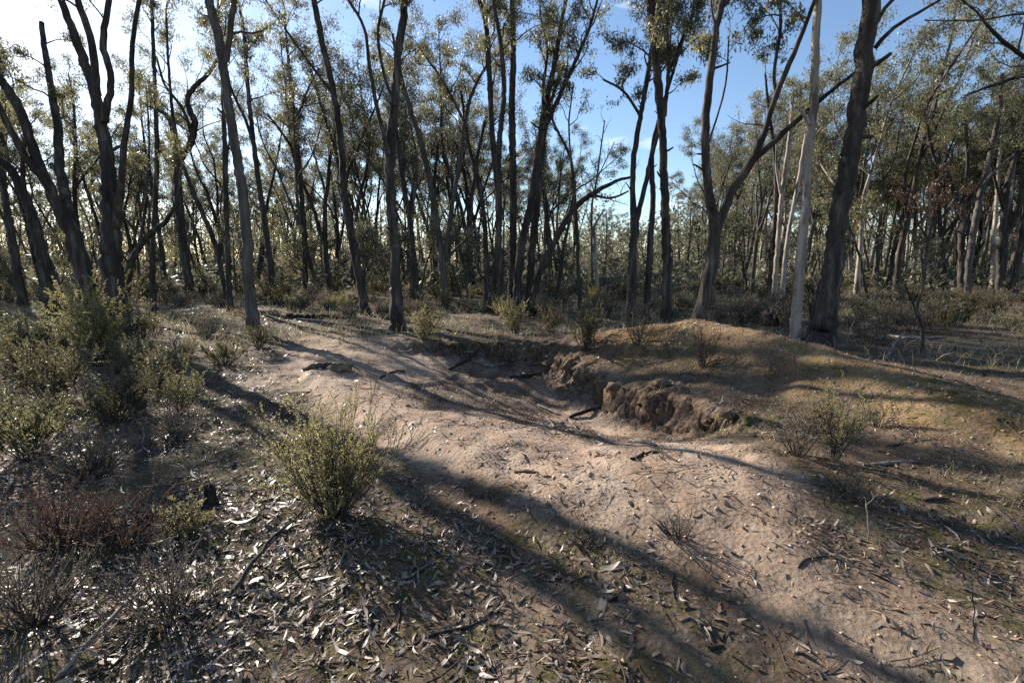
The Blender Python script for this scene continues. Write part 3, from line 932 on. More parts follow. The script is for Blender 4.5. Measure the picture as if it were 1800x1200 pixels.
for (p0, p1), (y0, y1), ntall, nsap, (s0, s1), grp in STANDS:
    for k in range(ntall + nsap):
        sap = k >= ntall
        m = (k - ntall + r_st.uniform(0, 1)) / nsap if sap else (k + r_st.uniform(0, 1)) / ntall
        px = p0 + (p1 - p0) * m
        yy = math.sqrt(r_st.uniform(y0 * y0, y1 * y1))
        if sap:
            yy = max(16, yy * 0.8)
        i = int(r_st.integers(n_tall, len(models))) if sap else int(r_st.integers(0, n_tall))
        if p0 < 600 and MODELS[i][2] == 'pale':
            i = 0
        if p0 > 1200 and not sap and r_st.random() < 0.55:
            i = (1, 3, 4, 6, 9, 10)[int(r_st.integers(0, 6))]
        o = place_model(i, (px - 900) / FPX * yy, yy, r_st.uniform(s0, s1), r_st.uniform(0, 6.28), grp)
        stand_items.append((o, f"{MODELS[i][2]}-barked {STEMS[MODELS[i][1]]} {'bushy gum sapling' if sap else 'background gum'}", px, yy))
tell_apart(stand_items)


# --- the wood far beyond, which reads as one mass
def far_wood():
    r = np.random.default_rng(404)
    tb, C, A = Tubes(), [], []
    n = 0
    while n < 510:
        yy = r.uniform(48, 130)
        px = r.uniform(-250, 2050)
        x = (px - 900) / FPX * yy
        gap = math.exp(-((px - 1110) / 130) ** 2)
        h = r.uniform(7.5, 12.0) * (1 - 0.40 * gap)
        z = float(H(x, yy))
        P = grow((x, yy, z - 0.2), (r.normal() * 0.08, r.normal() * 0.08, 1), h * 0.9, 5, r, 0.05, 0.06)
        tb.add(P, np.linspace(0.14, 0.04, len(P)), 3)
        m = 240
        lumps = P[-1] + r.normal(size=(9, 3)) * np.array([1.4, 1.4, 0.22 * h]) - np.array([0, 0, 0.26 * h])
        C.append(lumps[r.integers(0, 9, m)] + r.normal(size=(m, 3)) * np.array([0.55, 0.55, 0.36]))
        # understorey
        m2 = 150
        C.append(np.column_stack([x + r.normal(size=m2) * 1.8, yy + r.normal(size=m2) * 1.2, z + np.abs(r.normal(size=m2)) * 1.5]))
        n += 1
    for q in range(800):
        yy = r.uniform(25, 62)
        x = (r.uniform(-200, 2000) - 900) / FPX * yy
        m3 = 55
        hh = r.uniform(0.5, 1.3)
        C.append(np.column_stack([x + r.normal(size=m3) * 0.9, yy + r.normal(size=m3) * 0.7, np.abs(r.normal(size=m3)) * hh * 0.6 + float(H(x, yy))]))
    C = np.concatenate(C)
    A = r.normal(size=C.shape) + np.array([0, 0, -0.4])
    o = link("distant_woodland", tb.mesh("distant_trunks", M['grey_bark'], False))
    tag(o, "distant grey-green woodland closing the view behind all the trees", "woodland", kind="stuff")
    f = link("foliage", leaf_mesh("distant_foliage", C, A, 0.42, 0.19, M['far_leaf'], r), o)
    f["kind"] = "stuff"


far_wood()


# ------------------------------------------------------------------ shrubs
def shrub_meshes(seed, h, spread, nstem, shoots, per_shoot, leaf, mat, upright=0.6, stem_mat='twig', leaf_along=True, bare=0.25, thick=0.005):
    r = np.random.default_rng(3000 + seed)
    tb, C, A = Tubes(), [], []
    for s in range(nstem):
        a = r.uniform(0, 6.28)
        out = np.array([math.cos(a), math.sin(a), 0]) * spread * r.uniform(0.05, 1.0)
        L = h * r.uniform(0.55, 1.05)
        P = grow(np.array([out[0], out[1], 0]) * 0.10 + np.array([0, 0, -0.03]), out / max(h, 0.01) * 1.0 + np.array([0, 0, upright + 0.35]), L, 7, r, 0.06, 0.13)
        tb.add(P, np.linspace(thick * r.uniform(0.7, 1.3), 0.0015, len(P)), 4)
        paths = [P[3:]]
        for q in range(shoots):
            j = r.integers(2, len(P))
            d = unit(P[j] - P[j - 1]) * 0.8 + r.normal(size=3) * 0.42 + np.array([0, 0, 0.15])
            S = grow(P[j], d, L * r.uniform(0.18, 0.42), 4, r, 0.09, 0.15)
            tb.add(S, np.linspace(0.0022, 0.001, len(S)), 3)
            paths.append(S)
        for S in paths:
            n = max(2, int(1.6 * per_shoot * r.uniform(0.5, 1.4)))
            if n == 0 or r.random() < bare * 0.3:
                continue
            t = r.uniform(bare, 1.0, n) * (len(S) - 1)
            i = np.clip(t.astype(int), 0, len(S) - 2)
            dirs = unit(S[i + 1] - S[i])
            c = S[i] + (S[i + 1] - S[i]) * (t - i)[:, None]
            ax = dirs * 0.8 + r.normal(size=(n, 3)) * 0.6
            C.append(c + unit(ax) * leaf[0] * 0.4)
            A.append(ax)
    stems = tb.mesh("stems", M[stem_mat])
    leaves = leaf_mesh("foliage", np.concatenate(C), np.concatenate(A), leaf[0], leaf[1], M[mat], r)
    return stems, leaves


def place_shrub(meshes, pos, label, group=None, scale=1.0, rz=0.0, name="shrub", cat="shrub"):
    root = bpy.data.objects.new(name, None)
    root.location = (pos[0], pos[1], float(H(pos[0], pos[1])))
    root.rotation_euler = (0, 0, rz)
    root.scale = (scale, scale, scale)
    col.objects.link(root)
    tag(root, label, cat, group)
    link("stems", meshes[0], root)["kind"] = "stuff"
    link("foliage", meshes[1], root)["kind"] = "stuff"
    return root


# shrubs that stand out one by one: (pixel of the foot), height, spread, stems, shoots, leaves per shoot, leaf size, material, label
HERO = [
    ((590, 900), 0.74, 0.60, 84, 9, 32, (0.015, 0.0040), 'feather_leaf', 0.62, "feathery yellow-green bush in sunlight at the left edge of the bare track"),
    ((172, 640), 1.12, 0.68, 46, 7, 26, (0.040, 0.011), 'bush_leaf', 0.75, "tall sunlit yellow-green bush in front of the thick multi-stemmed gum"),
    ((110, 960), 0.42, 0.55, 60, 6, 16, (0.012, 0.005), 'red_leaf', 0.45, "reddish-brown twiggy low shrub in the left foreground litter"),
    ((215, 960), 0.36, 0.42, 40, 6, 15, (0.012, 0.005), 'red_leaf', 0.45, "smaller reddish-brown twiggy shrub beside the larger red-brown one"),
    ((330, 935), 0.24, 0.30, 26, 5, 18, (0.016, 0.005), 'bush_leaf', 0.5, "small bright green shrublet beside the burnt stump"),
    ((60, 1090), 0.40, 0.45, 45, 6, 7, (0.011, 0.004), 'dry_leaf', 0.4, "dull brown twiggy shrub in the bottom left corner"),
    ((300, 1080), 0.34, 0.50, 44, 7, 6, (0.010, 0.003), 'dry_leaf', 0.25, "grey leafless tangle of twigs left of the leaning dead stem"),
    ((1405, 800), 0.46, 0.32, 22, 5, 14, (0.022, 0.006), 'dry_leaf', 0.7, "spiky grey-green shrub on the near slope of the mound"),
    ((1465, 805), 0.56, 0.26, 24, 6, 20, (0.020, 0.005), 'bush_leaf', 0.95, "fresh green upright shrub beside the spiky grey-green one on the mound"),
    ((745, 600), 0.62, 0.60, 34, 6, 18, (0.030, 0.009), 'bush_leaf', 0.6, "rounded green shrub on the rim just right of the stout flaring gum"),
    ((905, 585), 0.72, 0.62, 36, 6, 20, (0.030, 0.009), 'bush_leaf', 0.6, "broad green shrub on the back rim in front of the tight clump"),
    ((965, 585), 0.66, 0.60, 36, 6, 18, (0.030, 0.009), 'olive_leaf', 0.6, "brownish shrub joined to the right of the broad green rim shrub"),
    ((1030, 615), 0.80, 0.55, 42, 7, 24, (0.028, 0.008), 'olive_leaf', 0.6, "dark olive shrub on the rim at the head of the mound"),
    ((1120, 605), 0.75, 0.45, 26, 6, 12, (0.024, 0.006), 'olive_leaf', 0.8, "sparse olive shrub against the crest of the mound"),
    ((1235, 645), 0.62, 0.36, 26, 6, 8, (0.020, 0.006), 'red_leaf', 0.8, "sparse dark dead-looking shrub standing on the mound"),
    ((455, 610), 0.50, 0.45, 30, 5, 18, (0.028, 0.008), 'olive_leaf', 0.55, "grey-green shrub at the foot of the smooth grey gum"),
    ((395, 640), 0.42, 0.50, 34, 5, 20, (0.028, 0.008), 'olive_leaf', 0.5, "low olive shrub left of the smooth grey gum's foot"),
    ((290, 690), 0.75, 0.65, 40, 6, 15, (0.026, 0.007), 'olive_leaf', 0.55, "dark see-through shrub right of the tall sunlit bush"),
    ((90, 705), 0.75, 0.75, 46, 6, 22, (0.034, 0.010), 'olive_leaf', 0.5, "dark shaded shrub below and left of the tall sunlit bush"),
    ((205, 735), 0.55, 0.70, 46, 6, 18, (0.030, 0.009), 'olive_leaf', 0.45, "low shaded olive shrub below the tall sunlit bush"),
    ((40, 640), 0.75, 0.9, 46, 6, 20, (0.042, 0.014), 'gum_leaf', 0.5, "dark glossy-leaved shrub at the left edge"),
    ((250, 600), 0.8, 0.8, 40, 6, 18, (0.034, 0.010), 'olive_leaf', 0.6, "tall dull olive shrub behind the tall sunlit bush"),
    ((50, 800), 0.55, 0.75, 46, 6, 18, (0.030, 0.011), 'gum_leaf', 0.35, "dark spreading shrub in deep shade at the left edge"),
    ((165, 830), 0.42, 0.6, 44, 6, 12, (0.020, 0.006), 'dry_leaf', 0.35, "greyish twiggy shrub in shade above the red-brown shrubs"),
    ((310, 775), 0.40, 0.5, 36, 6, 9, (0.018, 0.005), 'dry_leaf', 0.4, "low dead brush at the edge of the shade left of the track"),
    ((1030, 955), 0.16, 0.25, 22, 4, 4, (0.012, 0.003), 'dry_leaf', 0.5, "tiny dry twig tuft in the middle of the foreground track"),
    ((1190, 945), 0.20, 0.24, 24, 4, 4, (0.012, 0.003), 'dry_leaf', 0.6, "dark dry twig tuft between the two foreground shadows"),
    ((1500, 880), 0.26, 0.45, 36, 5, 5, (0.014, 0.004), 'dry_leaf', 0.3, "heap of dead twigs and brush at the foot of the mound"),
    ((1540, 750), 0.30, 0.25, 16, 4, 8, (0.018, 0.005), 'olive_leaf', 0.7, "small olive sprig on the far shoulder of the mound"),
]
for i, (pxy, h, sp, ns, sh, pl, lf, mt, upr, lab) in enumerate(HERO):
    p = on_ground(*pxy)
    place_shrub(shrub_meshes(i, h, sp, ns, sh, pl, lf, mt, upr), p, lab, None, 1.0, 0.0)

# undergrowth shrubs through the wood, from six models
um = [shrub_meshes(60, 0.85, 0.75, 30, 5, 16, (0.050, 0.016), 'olive_leaf', 0.55),
      shrub_meshes(61, 0.65, 0.75, 30, 5, 16, (0.045, 0.013), 'dry_leaf', 0.5),
      shrub_meshes(62, 0.90, 0.70, 30, 5, 16, (0.050, 0.013), 'bush_leaf', 0.7),
      shrub_meshes(63, 0.60, 0.80, 32, 5, 14, (0.040, 0.012), 'dry_leaf', 0.35),
      shrub_meshes(64, 1.40, 0.90, 30, 6, 20, (0.060, 0.020), 'olive_leaf', 0.7),
      shrub_meshes(65, 0.50, 0.65, 30, 5, 14, (0.040, 0.011), 'grass', 0.4)]
UNAME = ["olive leafy shrub", "dry brown shrub", "bright green shrub", "low twiggy brown shrub", "tall olive shrub", "straw-coloured shrub"]
UNDER = [
    ((-80, 380), (10.5, 24), 44, (0, 4, 0, 1, 3), "undergrowth at the left"),
    ((380, 860), (13.0, 24), 66, (1, 1, 3, 3, 5, 1, 4, 3, 2), "undergrowth left of the clump"),
    ((860, 1250), (13.5, 26), 60, (0, 1, 3, 1, 5, 1, 5, 2), "undergrowth behind the pit"),
    ((1250, 1480), (12, 24), 36, (1, 3, 5, 1, 0), "undergrowth behind the mound"),
    ((1500, 1900), (9.0, 22), 84, (1, 3, 5, 3, 5, 1, 0), "undergrowth on the right flat"),
]
r_u = np.random.default_rng(31)
under_items = []
near_items = []
for (p0, p1), (y0, y1), cnt, kinds, grp in UNDER:
    for k in range(cnt):
        px = p0 + (p1 - p0) * (k + r_u.uniform(0, 1)) / cnt
        yy = math.sqrt(r_u.uniform(y0 * y0, y1 * y1))
        x = (px - 900) / FPX * yy
        i = kinds[int(r_u.integers(0, len(kinds)))]
        o = place_shrub(um[i], (x, yy), "shrub", grp, r_u.uniform(0.5, 1.05), r_u.uniform(0, 6.28))
        under_items.append((o, UNAME[i], px, yy))
tell_apart(under_items)
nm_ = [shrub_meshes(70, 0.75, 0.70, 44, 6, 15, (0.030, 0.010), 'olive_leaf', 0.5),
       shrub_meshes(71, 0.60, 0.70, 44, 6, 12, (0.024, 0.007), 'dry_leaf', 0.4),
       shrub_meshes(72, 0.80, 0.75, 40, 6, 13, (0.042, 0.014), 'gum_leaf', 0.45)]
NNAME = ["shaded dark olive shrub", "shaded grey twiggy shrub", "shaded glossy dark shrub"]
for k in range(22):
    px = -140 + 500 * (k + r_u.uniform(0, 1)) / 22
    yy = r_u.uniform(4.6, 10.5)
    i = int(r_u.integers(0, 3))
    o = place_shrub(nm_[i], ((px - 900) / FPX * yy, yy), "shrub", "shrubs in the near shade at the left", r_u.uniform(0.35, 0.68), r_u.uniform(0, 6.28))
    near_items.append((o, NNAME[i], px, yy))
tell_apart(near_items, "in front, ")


# ------------------------------------------------------------------ fallen wood, stumps, clods: things lying about
def stick(label, pts, mat='dark_wood', name="fallen_stick", cat="stick", lift=0.0, group=None, k=7):
    """pts: (px, py, width px[, height above ground m])"""
    P = []
    for p in pts:
        g = on_ground(p[0], p[1])
        dist = g[1]
        rr = 0.5 * p[2] * dist / FPX
        hh = p[3] if len(p) > 3 else 0.0
        P.append([g[0], g[1], g[2] + rr * 0.7 + hh + lift, rr])
    S = spline(P, 0.03 if P[0][1] < 6 else 0.06)
    r = np.random.default_rng(int(pts[0][0] * 7 + pts[0][1]))
    Q = S[:, :3] + r.normal(size=(len(S), 3)) * 0.18 * S[:, 3:4]
    R = np.maximum(S[:, 3], 0.002)
    R[-2:] *= 0.7
    o0 = Q[0].copy()
    tb = Tubes()
    tb.add(Q - o0, R, k, 0.25, int(pts[0][0]))
    o = link(name, tb.mesh(name, M[mat]), None, o0)
    return tag(o, label, cat, group)


def standing(label, base, tip, r0, r1, mat, bend=0.1, name="dry_stalk", cat="stick"):
    """a thin dead stem rooted at a ground pixel, its tip at a pixel and the same distance"""
    g = on_ground(*base)
    q = at(tip[0], tip[1], g[1] + tip[2])
    r = np.random.default_rng(int(base[0]))
    t = np.linspace(0, 1, 12)[:, None]
    P = g * (1 - t) + q * t + np.sin(t * math.pi) * np.array([bend, 0.03, -abs(bend) * 0.4]) + r.normal(size=(12, 3)) * 0.006
    P[0] = g - np.array([0, 0, 0.02])
    tb = Tubes()
    tb.add(P - g, np.linspace(r0, r1, 12), 6, 0.15)
    for j in (5, 7, 9):
        S = grow(P[j] - g, unit(P[j + 1] - P[j]) + r.normal(size=3) * 0.5, np.linalg.norm(q - g) * 0.3, 5, r, 0.05, 0.15)
        tb.add(S, np.linspace(r1 * 1.2, 0.001, 6), 4)
    return tag(link(name, tb.mesh(name, M[mat]), None, g), label, cat)


standing("dark dead stem leaning right in the left foreground towards the feathery bush", (400, 1052), (545, 885, 0.35), 0.014, 0.004, 'dark_wood', -0.05)
standing("thin dry stalk upright in the litter at the foot of the mound", (1527, 950), (1536, 868, 0.0), 0.004, 0.002, 'dead_wood', 0.0)
standing("thin bare twig standing upright in the bottom right corner", (1715, 1130), (1720, 990, 0.0), 0.003, 0.0015, 'dark_wood', 0.01)
standing("short dark twig standing up in the litter right of the foreground track", (1402, 925), (1404, 872, 0.0), 0.004, 0.0015, 'dark_wood', 0.0)
stick("pale weathered branch lying across the bottom left corner", [(100, 1195, 9), (150, 1150, 9, .03), (205, 1098, 8, .05), (272, 1040, 4, .06)], 'dead_wood')
stick("dark curved stick lying lengthwise left of the foreground shadow", [(722, 1010, 6), (706, 1045, 7), (703, 1075, 6), (700, 1098, 5)], 'dark_wood')
stick("long dark bent stick running towards the foreground shadow", [(720, 1138, 5), (762, 1116, 6), (835, 1097, 5), (868, 1072, 4), (886, 1048, 3)], 'dark_wood')
stick("short dark stick flat on the sand at the bottom centre", [(800, 1176, 4), (830, 1168, 6), (862, 1164, 4)], 'dark_wood')
stick("dark hooked piece of bark in the mossy patch right of the long shadow", [(1072, 1006, 5), (1090, 1025, 9), (1094, 1042, 9), (1070, 1058, 6)], 'dark_wood')
stick("short upright-lying dark stick right of the hooked bark", [(1184, 1008, 5), (1180, 1030, 6), (1186, 1052, 5)], 'dark_wood')
stick("pale curled strip of bark in the foreground litter", [(1196, 1092, 4), (1212, 1086, 6), (1226, 1092, 6), (1231, 1104, 4)], 'dead_wood')
stick("small dark curled stick below the pale curled bark", [(1268, 1128, 4), (1275, 1113, 5), (1290, 1110, 4)], 'dark_wood')
stick("thick dark chip of wood on the sand at the bottom", [(1246, 1142, 8), (1262, 1138, 10), (1272, 1136, 6)], 'dark_wood')
stick("thin hooked stick on the bare soil at the right of the track", [(1403, 998, 4), (1415, 985, 5), (1440, 980, 4), (1470, 975, 3)], 'dark_wood')
stick("dark forked-looking stick in the middle of the track's far shadow", [(1110, 808, 6), (1135, 800, 8), (1158, 797, 8), (1190, 812, 5)], 'dark_wood')
stick("flat slab of bark lying on the soil above the track's far shadow", [(1104, 777, 6), (1128, 778, 10), (1152, 784, 7)], 'dead_wood')
stick("small flat chip of wood in the middle of the pale track", [(905, 831, 5), (925, 830, 7), (947, 832, 5)], 'dark_wood')
stick("pale straight stick half buried in brush right of the mound's foot", [(1520, 819, 5), (1560, 816, 7), (1612, 812, 5)], 'dead_wood')
stick("dark stick in the mossy gravel at the right edge of the slope", [(1622, 880, 5), (1645, 877, 7), (1668, 878, 5)], 'dark_wood')
stick("dark branch leaning into the burrow at the foot of the cut bank", [(790, 650, 5), (824, 637, 6, .05), (843, 622, 4, .12)], 'dark_wood')
stick("bent branch lying across the mouth of the burrow", [(832, 640, 4, .06), (860, 650, 5, .06), (890, 643, 3, .05)], 'dead_wood')
stick("pale twig at the upper lip of the burrow", [(815, 622, 3, .02), (838, 622, 4, .02), (852, 630, 3, .02)], 'dead_wood')
stick("thick dark stick on the pit floor right of the burrow", [(897, 665, 6), (922, 664, 8), (950, 657, 5)], 'dark_wood')
stick("long dark branch on the pit floor pointing to the mound", [(1002, 735, 7), (1044, 722, 7, .02), (1064, 718, 6, .02), (1100, 719, 4)], 'dark_wood')
stick("thin pale stick crossing the litter in the pit", [(945, 712, 3), (975, 728, 4, .02), (1000, 740, 4), (1016, 757, 3)], 'dead_wood')
stick("left arm of the small crossed sticks in the pit", [(961, 734, 4), (970, 746, 5), (977, 754, 4)], 'dead_wood')
stick("right arm of the small crossed sticks in the pit", [(978, 752, 4), (986, 744, 5), (997, 738, 4)], 'dead_wood')
stick("thin dark stick on the slope left of the pit", [(668, 665, 3), (690, 655, 4), (712, 652, 3)], 'dark_wood')
stick("knobby brown log end beside the rounded lump of clay", [(533, 652, 8), (556, 647, 11), (582, 643, 10)], 'grey_bark', name="fallen_log", cat="log")
stick("twisted white stick in the litter at the left edge", [(2, 838, 4), (18, 848, 6, .03), (20, 862, 6, .04), (6, 872, 4)], 'dead_wood')
stick("second pale crooked stick below the twisted white one at the left edge", [(3, 905, 5), (28, 890, 6, .02), (52, 886, 4)], 'dead_wood')
stick("short white weathered wood leaning behind the feathery bush", [(516, 712, 6, .02), (522, 728, 9, .03), (530, 745, 8)], 'dead_wood')
stick("dark fallen log lying level on the ground behind the mound", [(1245, 545, 9), (1300, 548, 11), (1350, 552, 11), (1392, 556, 9)], 'dark_wood', name="fallen_log", cat="log", k=10)
stick("long shaded log on the flat beyond the left end of the track", [(505, 556, 7), (560, 559, 9), (620, 562, 7)], 'dark_wood', name="fallen_log", cat="log", k=10)
stick("pale fallen pole on the flat at the right beyond the thick leaning trunk", [(1560, 590, 3), (1600, 596, 5), (1660, 594, 4)], 'dead_wood', name="fallen_log", cat="log")
stick("pale stick propped in the grass beside the dead dark sapling", [(1555, 632, 3), (1572, 615, 5, .12), (1588, 604, 4, .22)], 'dead_wood')


def stump(label, pxy, r0, h, mat, seed):
    g = on_ground(*pxy)
    r = np.random.default_rng(seed)
    k = 18
    V, F = [], []
    th = np.arange(k) * 2 * math.pi / k
    prof = [(1.5, -0.05), (1.25, 0.06), (1.0, 0.3), (0.93, 0.7), (0.85, 1.0)]
    jag = r.uniform(-0.28, 0.22, k)
    lob = 1 + 0.16 * np.sin(th * 5 + seed) + r.normal(size=k) * 0.06
    for a, z in prof:
        zz = z * h + (jag * h * (z ** 3))
        V.append(np.column_stack([np.cos(th) * r0 * a * lob, np.sin(th) * r0 * a * lob, zz]))
    inner = np.column_stack([np.cos(th) * r0 * 0.5 * lob, np.sin(th) * r0 * 0.5 * lob, np.full(k, h * 0.62) + jag * h * 0.3])
    V.append(inner)
    V.append(np.array([[0, 0, h * 0.5]]))
    n = len(prof) + 1
    for i in range(n - 1):
        for j in range(k):
            F.append([i * k + j, i * k + (j + 1) % k, (i + 1) * k + (j + 1) % k, (i + 1) * k + j])
    tri = [[(n - 1) * k + j, (n - 1) * k + (j + 1) % k, n * k] for j in range(k)]
    me = mesh_np("stump", np.concatenate(V), [np.array(F), np.array(tri)], False, [M[mat]])
    return tag(link("stump", me, None, g), label, "stump")


stump("small burnt black stump in the litter left of the feathery bush", (372, 885), 0.035, 0.14, 'dark_wood', 1)
stump("dark jagged stump behind the mound beside the pale slender gum", (1353, 572), 0.19, 0.42, 'dark_wood', 2)


def clod(label, pxy, size, seed, mat='soil', flat=0.7, name="earth_clod", cat="clod"):
    g = on_ground(*pxy)
    r = np.random.default_rng(seed)
    nu, nv = 26, 15
    u, v = np.meshgrid(np.linspace(0, 2 * math.pi, nu, endpoint=False), np.linspace(0.02, math.pi - 0.02, nv))
    D = np.stack([np.sin(v) * np.cos(u), np.sin(v) * np.sin(u), np.cos(v)], -1)
    n = fbm(D[..., 0] * 1.5 + seed, D[..., 1] * 1.5 + D[..., 2], 1.2, 3) * 0.9 + 0.35 * fbm(D[..., 0] * 4 + seed, D[..., 1] * 4 + D[..., 2] * 4, 1.2, 3)
    n = n + 0.5 * np.abs(fbm(D[..., 0] * 3 + seed * 2, D[..., 1] * 3 - D[..., 2] * 3, 1.3, 3)) - 0.1
    V = (D * (1 + 0.75 * n)[..., None] * 0.8 * size * np.array([1.2, 0.9, flat])).reshape(-1, 3)
    F = [[i * nu + j, i * nu + (j + 1) % nu, (i + 1) * nu + (j + 1) % nu, (i + 1) * nu + j] for i in range(nv - 1) for j in range(nu)]
    F = np.array(F)[:, ::-1]
    me = mesh_np(name, V, [F], True, [M[mat]], {"bare": np.ones(len(V)), "spoil": np.full(len(V), 0.35), "mossy": np.zeros(len(V)), "subsoil": np.full(len(V), 0.65)})
    return tag(link(name, me, None, g + np.array([0, 0, size * flat * 0.35])), label, cat)


clod("rounded reddish lump of clay at the head of the bare track", (600, 652), 0.15, 4)
clod("large eroded clod hanging in the middle of the cut face", (1165, 676), 0.12, 7)
clod("rounded clod at the lower right end of the cut face", (1285, 732), 0.11, 8)
clod("small clod fallen at the foot of the eroded face", (1262, 752), 0.07, 10)
clod("left one of two small clods on the smooth slope of the pit", (1031, 694), 0.05, 11)
clod("right one of two small clods on the smooth slope of the pit", (1046, 693), 0.06, 12)

# ------------------------------------------------------------------ leaf litter, twigs, gravel, moss, grass
def litter_density(x, y):
    bare, pit, spoil = zones(x, y)
    d = (1 - bare) * (0.75 + 1.3 * fbm(x, y, 1.1, 3)) * (1 - 0.45 * smooth(-0.6, 0.5, x) * smooth(5, 3.5, y)) + 0.14
    d = d * (0.35 + 0.95 * smooth(-0.22, 0.18, fbm(x + 31, y, 3.4, 3)))
    d = np.maximum(d, 0.85 * pit * (0.4 + smooth(-0.2, 0.2, fbm(x + 31, y, 3.0, 3))))
    d = d * (1 - 0.30 * spoil)
    return np.clip(d, 0.05, 1)


def scatter(n, r0, r1, r, half=math.radians(62)):
    """points in a wide fan in front of the camera, even per area"""
    rr = np.sqrt(r.uniform(r0 * r0, r1 * r1, n))
    a = r.uniform(-half, half, n)
    return rr * np.sin(a), rr * np.cos(a)


def normals(x, y, e=0.05):
    return unit(np.stack([-(H(x + e, y) - H(x - e, y)) / (2 * e), -(H(x, y + e) - H(x, y - e)) / (2 * e), np.ones(len(x))], -1))


def fallen_leaves(name, x, y, r, len_rng, wid, mat, tilt=0.35, lift=0.012, broad=1.0):
    n = len(x)
    z = H(x, y)
    N = unit(normals(x, y) + r.normal(size=(n, 3)) * tilt)
    A = unit(np.cross(N, r.normal(size=(n, 3))))
    B = np.cross(N, A)
    L = (len_rng[0] + (len_rng[1] - len_rng[0]) * r.uniform(0, 1, n) ** 2.2)[:, None]
    W = L * wid * r.uniform(0.6, 1.2, n)[:, None] * (1 + broad * (r.uniform(0, 1, n) > 0.88))[:, None]
    C = np.stack([x, y, z + r.uniform(0.002, lift, n)], -1)
    curl = (r.uniform(-0.25, 0.42, n) * r.uniform(0.2, 1, n))[:, None]
    sick = r.normal(0, 0.10, n)[:, None]
    cup = r.uniform(-0.7, 0.7, n)[:, None]
    def st(t, w):
        c = C + A * L * (t - 0.5) + N * L * curl * (4 * (t - .5) ** 2) + B * L * sick * (4 * (t - .5) ** 2)
        return (c + B * W * w + N * W * w * cup, c - B * W * w + N * W * w * cup)
    l1, r1 = st(0.30, 0.45)
    l2, r2 = st(0.62, 0.40)
    b0, _ = st(0.0, 0.0)
    t0, _ = st(1.0, 0.0)
    V = np.stack([b0, l1, r1, l2, r2, t0], 1).reshape(-1, 3)
    o = np.arange(n)[:, None] * 6
    return mesh_np(name, V, [np.concatenate([o + [0, 1, 2], o + [3, 5, 4]]), o + [1, 3, 4, 2]], False, [M[mat]])


r_l = np.random.default_rng(8)
xs, ys = [], []
for n, a, b in ((56000, 1.2, 4.0), (52000, 4.0, 9.0), (22000, 9.0, 20.0)):
    x, y = scatter(n, a, b, r_l)
    k = r_l.random(n) < litter_density(x, y)
    xs.append(x[k]); ys.append(y[k])
xs, ys = np.concatenate(xs), np.concatenate(ys)
rad = np.hypot(xs, ys)
nearm = rad < 9
litter = link("leaf_litter", fallen_leaves("leaf_litter", xs[nearm], ys[nearm], r_l, (0.010, 0.095), 0.20, 'litter', 0.35, 0.012))
tag(litter, "grey and brown fallen gum leaves carpeting the ground", "leaf litter", kind="stuff")
far_l = link("leaf_litter_beyond", fallen_leaves("leaf_litter_beyond", xs[~nearm], ys[~nearm], r_l, (0.06, 0.14), 0.26, 'litter', 0.4, 0.03))
far_l.name = "leaf_litter"
tag(far_l, "thin scatter of fallen leaves on the woodland floor beyond the pit", "leaf litter", kind="stuff")


# strips of shed bark, long and curled, thickest in the left foreground
x, y = scatter(2600, 1.3, 7.0, r_l)
k = r_l.random(2600) < litter_density(x, y) * np.where(x < 0.1, 0.9, 0.35)
bs = link("bark_litter", fallen_leaves("bark_litter", x[k], y[k], r_l, (0.06, 0.24), 0.085, 'bark_strip', 0.35, 0.02, 0.6))
tag(bs, "curled strips of shed bark lying through the leaf litter", "bark litter", kind="stuff")
# dark crumbs of rotted leaf between the whole leaves
x, y = scatter(52000, 1.2, 6.5, r_l)
k = r_l.random(52000) < litter_density(x, y) * 0.9
x, y = x[k], y[k]
cr_ = link("leaf_crumbs", leaf_mesh("leaf_crumbs", np.stack([x, y, H(x, y) + r_l.uniform(0.001, 0.006, len(x))], -1), r_l.normal(size=(len(x), 3)) * np.array([1, 1, 0.35]), 0.014, 0.007, M['crumb'], r_l))
tag(cr_, "dark crumbs of broken leaf and bark between the fallen leaves", "leaf litter", kind="stuff")


# the largest fallen leaves, one by one
def big_leaf(seed, mat):
    r = np.random.default_rng(seed)
    m, L, W = 9, 1.0, r.uniform(0.18, 0.27)
    t = np.linspace(0, 1, m)
    w = W * 0.5 * np.sin(np.pi * t ** 0.8) ** 0.8 + 0.004
    curl, sick, twist = r.uniform(-0.25, 0.4), r.normal(0, 0.22), r.uniform(-0.9, 0.9)
    cx, cy, cz = t - 0.5, sick * (t - 0.5) ** 2 * 2, curl * (2 * t - 1) ** 2 * 0.5 + 0.03
    cup = r.uniform(-0.6, 0.6)
    V = []
    for i in range(m):
        a = twist * (t[i] - 0.5)
        for s in (-1, 0, 1):
            b = s * w[i]
            V.append([cx[i], cy[i] + b * math.cos(a), cz[i] + b * math.sin(a) + cup * w[i] * abs(s)])
    F = []
    for i in range(m - 1):
        for s in (0, 1):
            F.append([i * 3 + s, (i + 1) * 3 + s, (i + 1) * 3 + s + 1, i * 3 + s + 1])
    return mesh_np("fallen_leaf", V, [np.array(F)], True, [M[mat]])


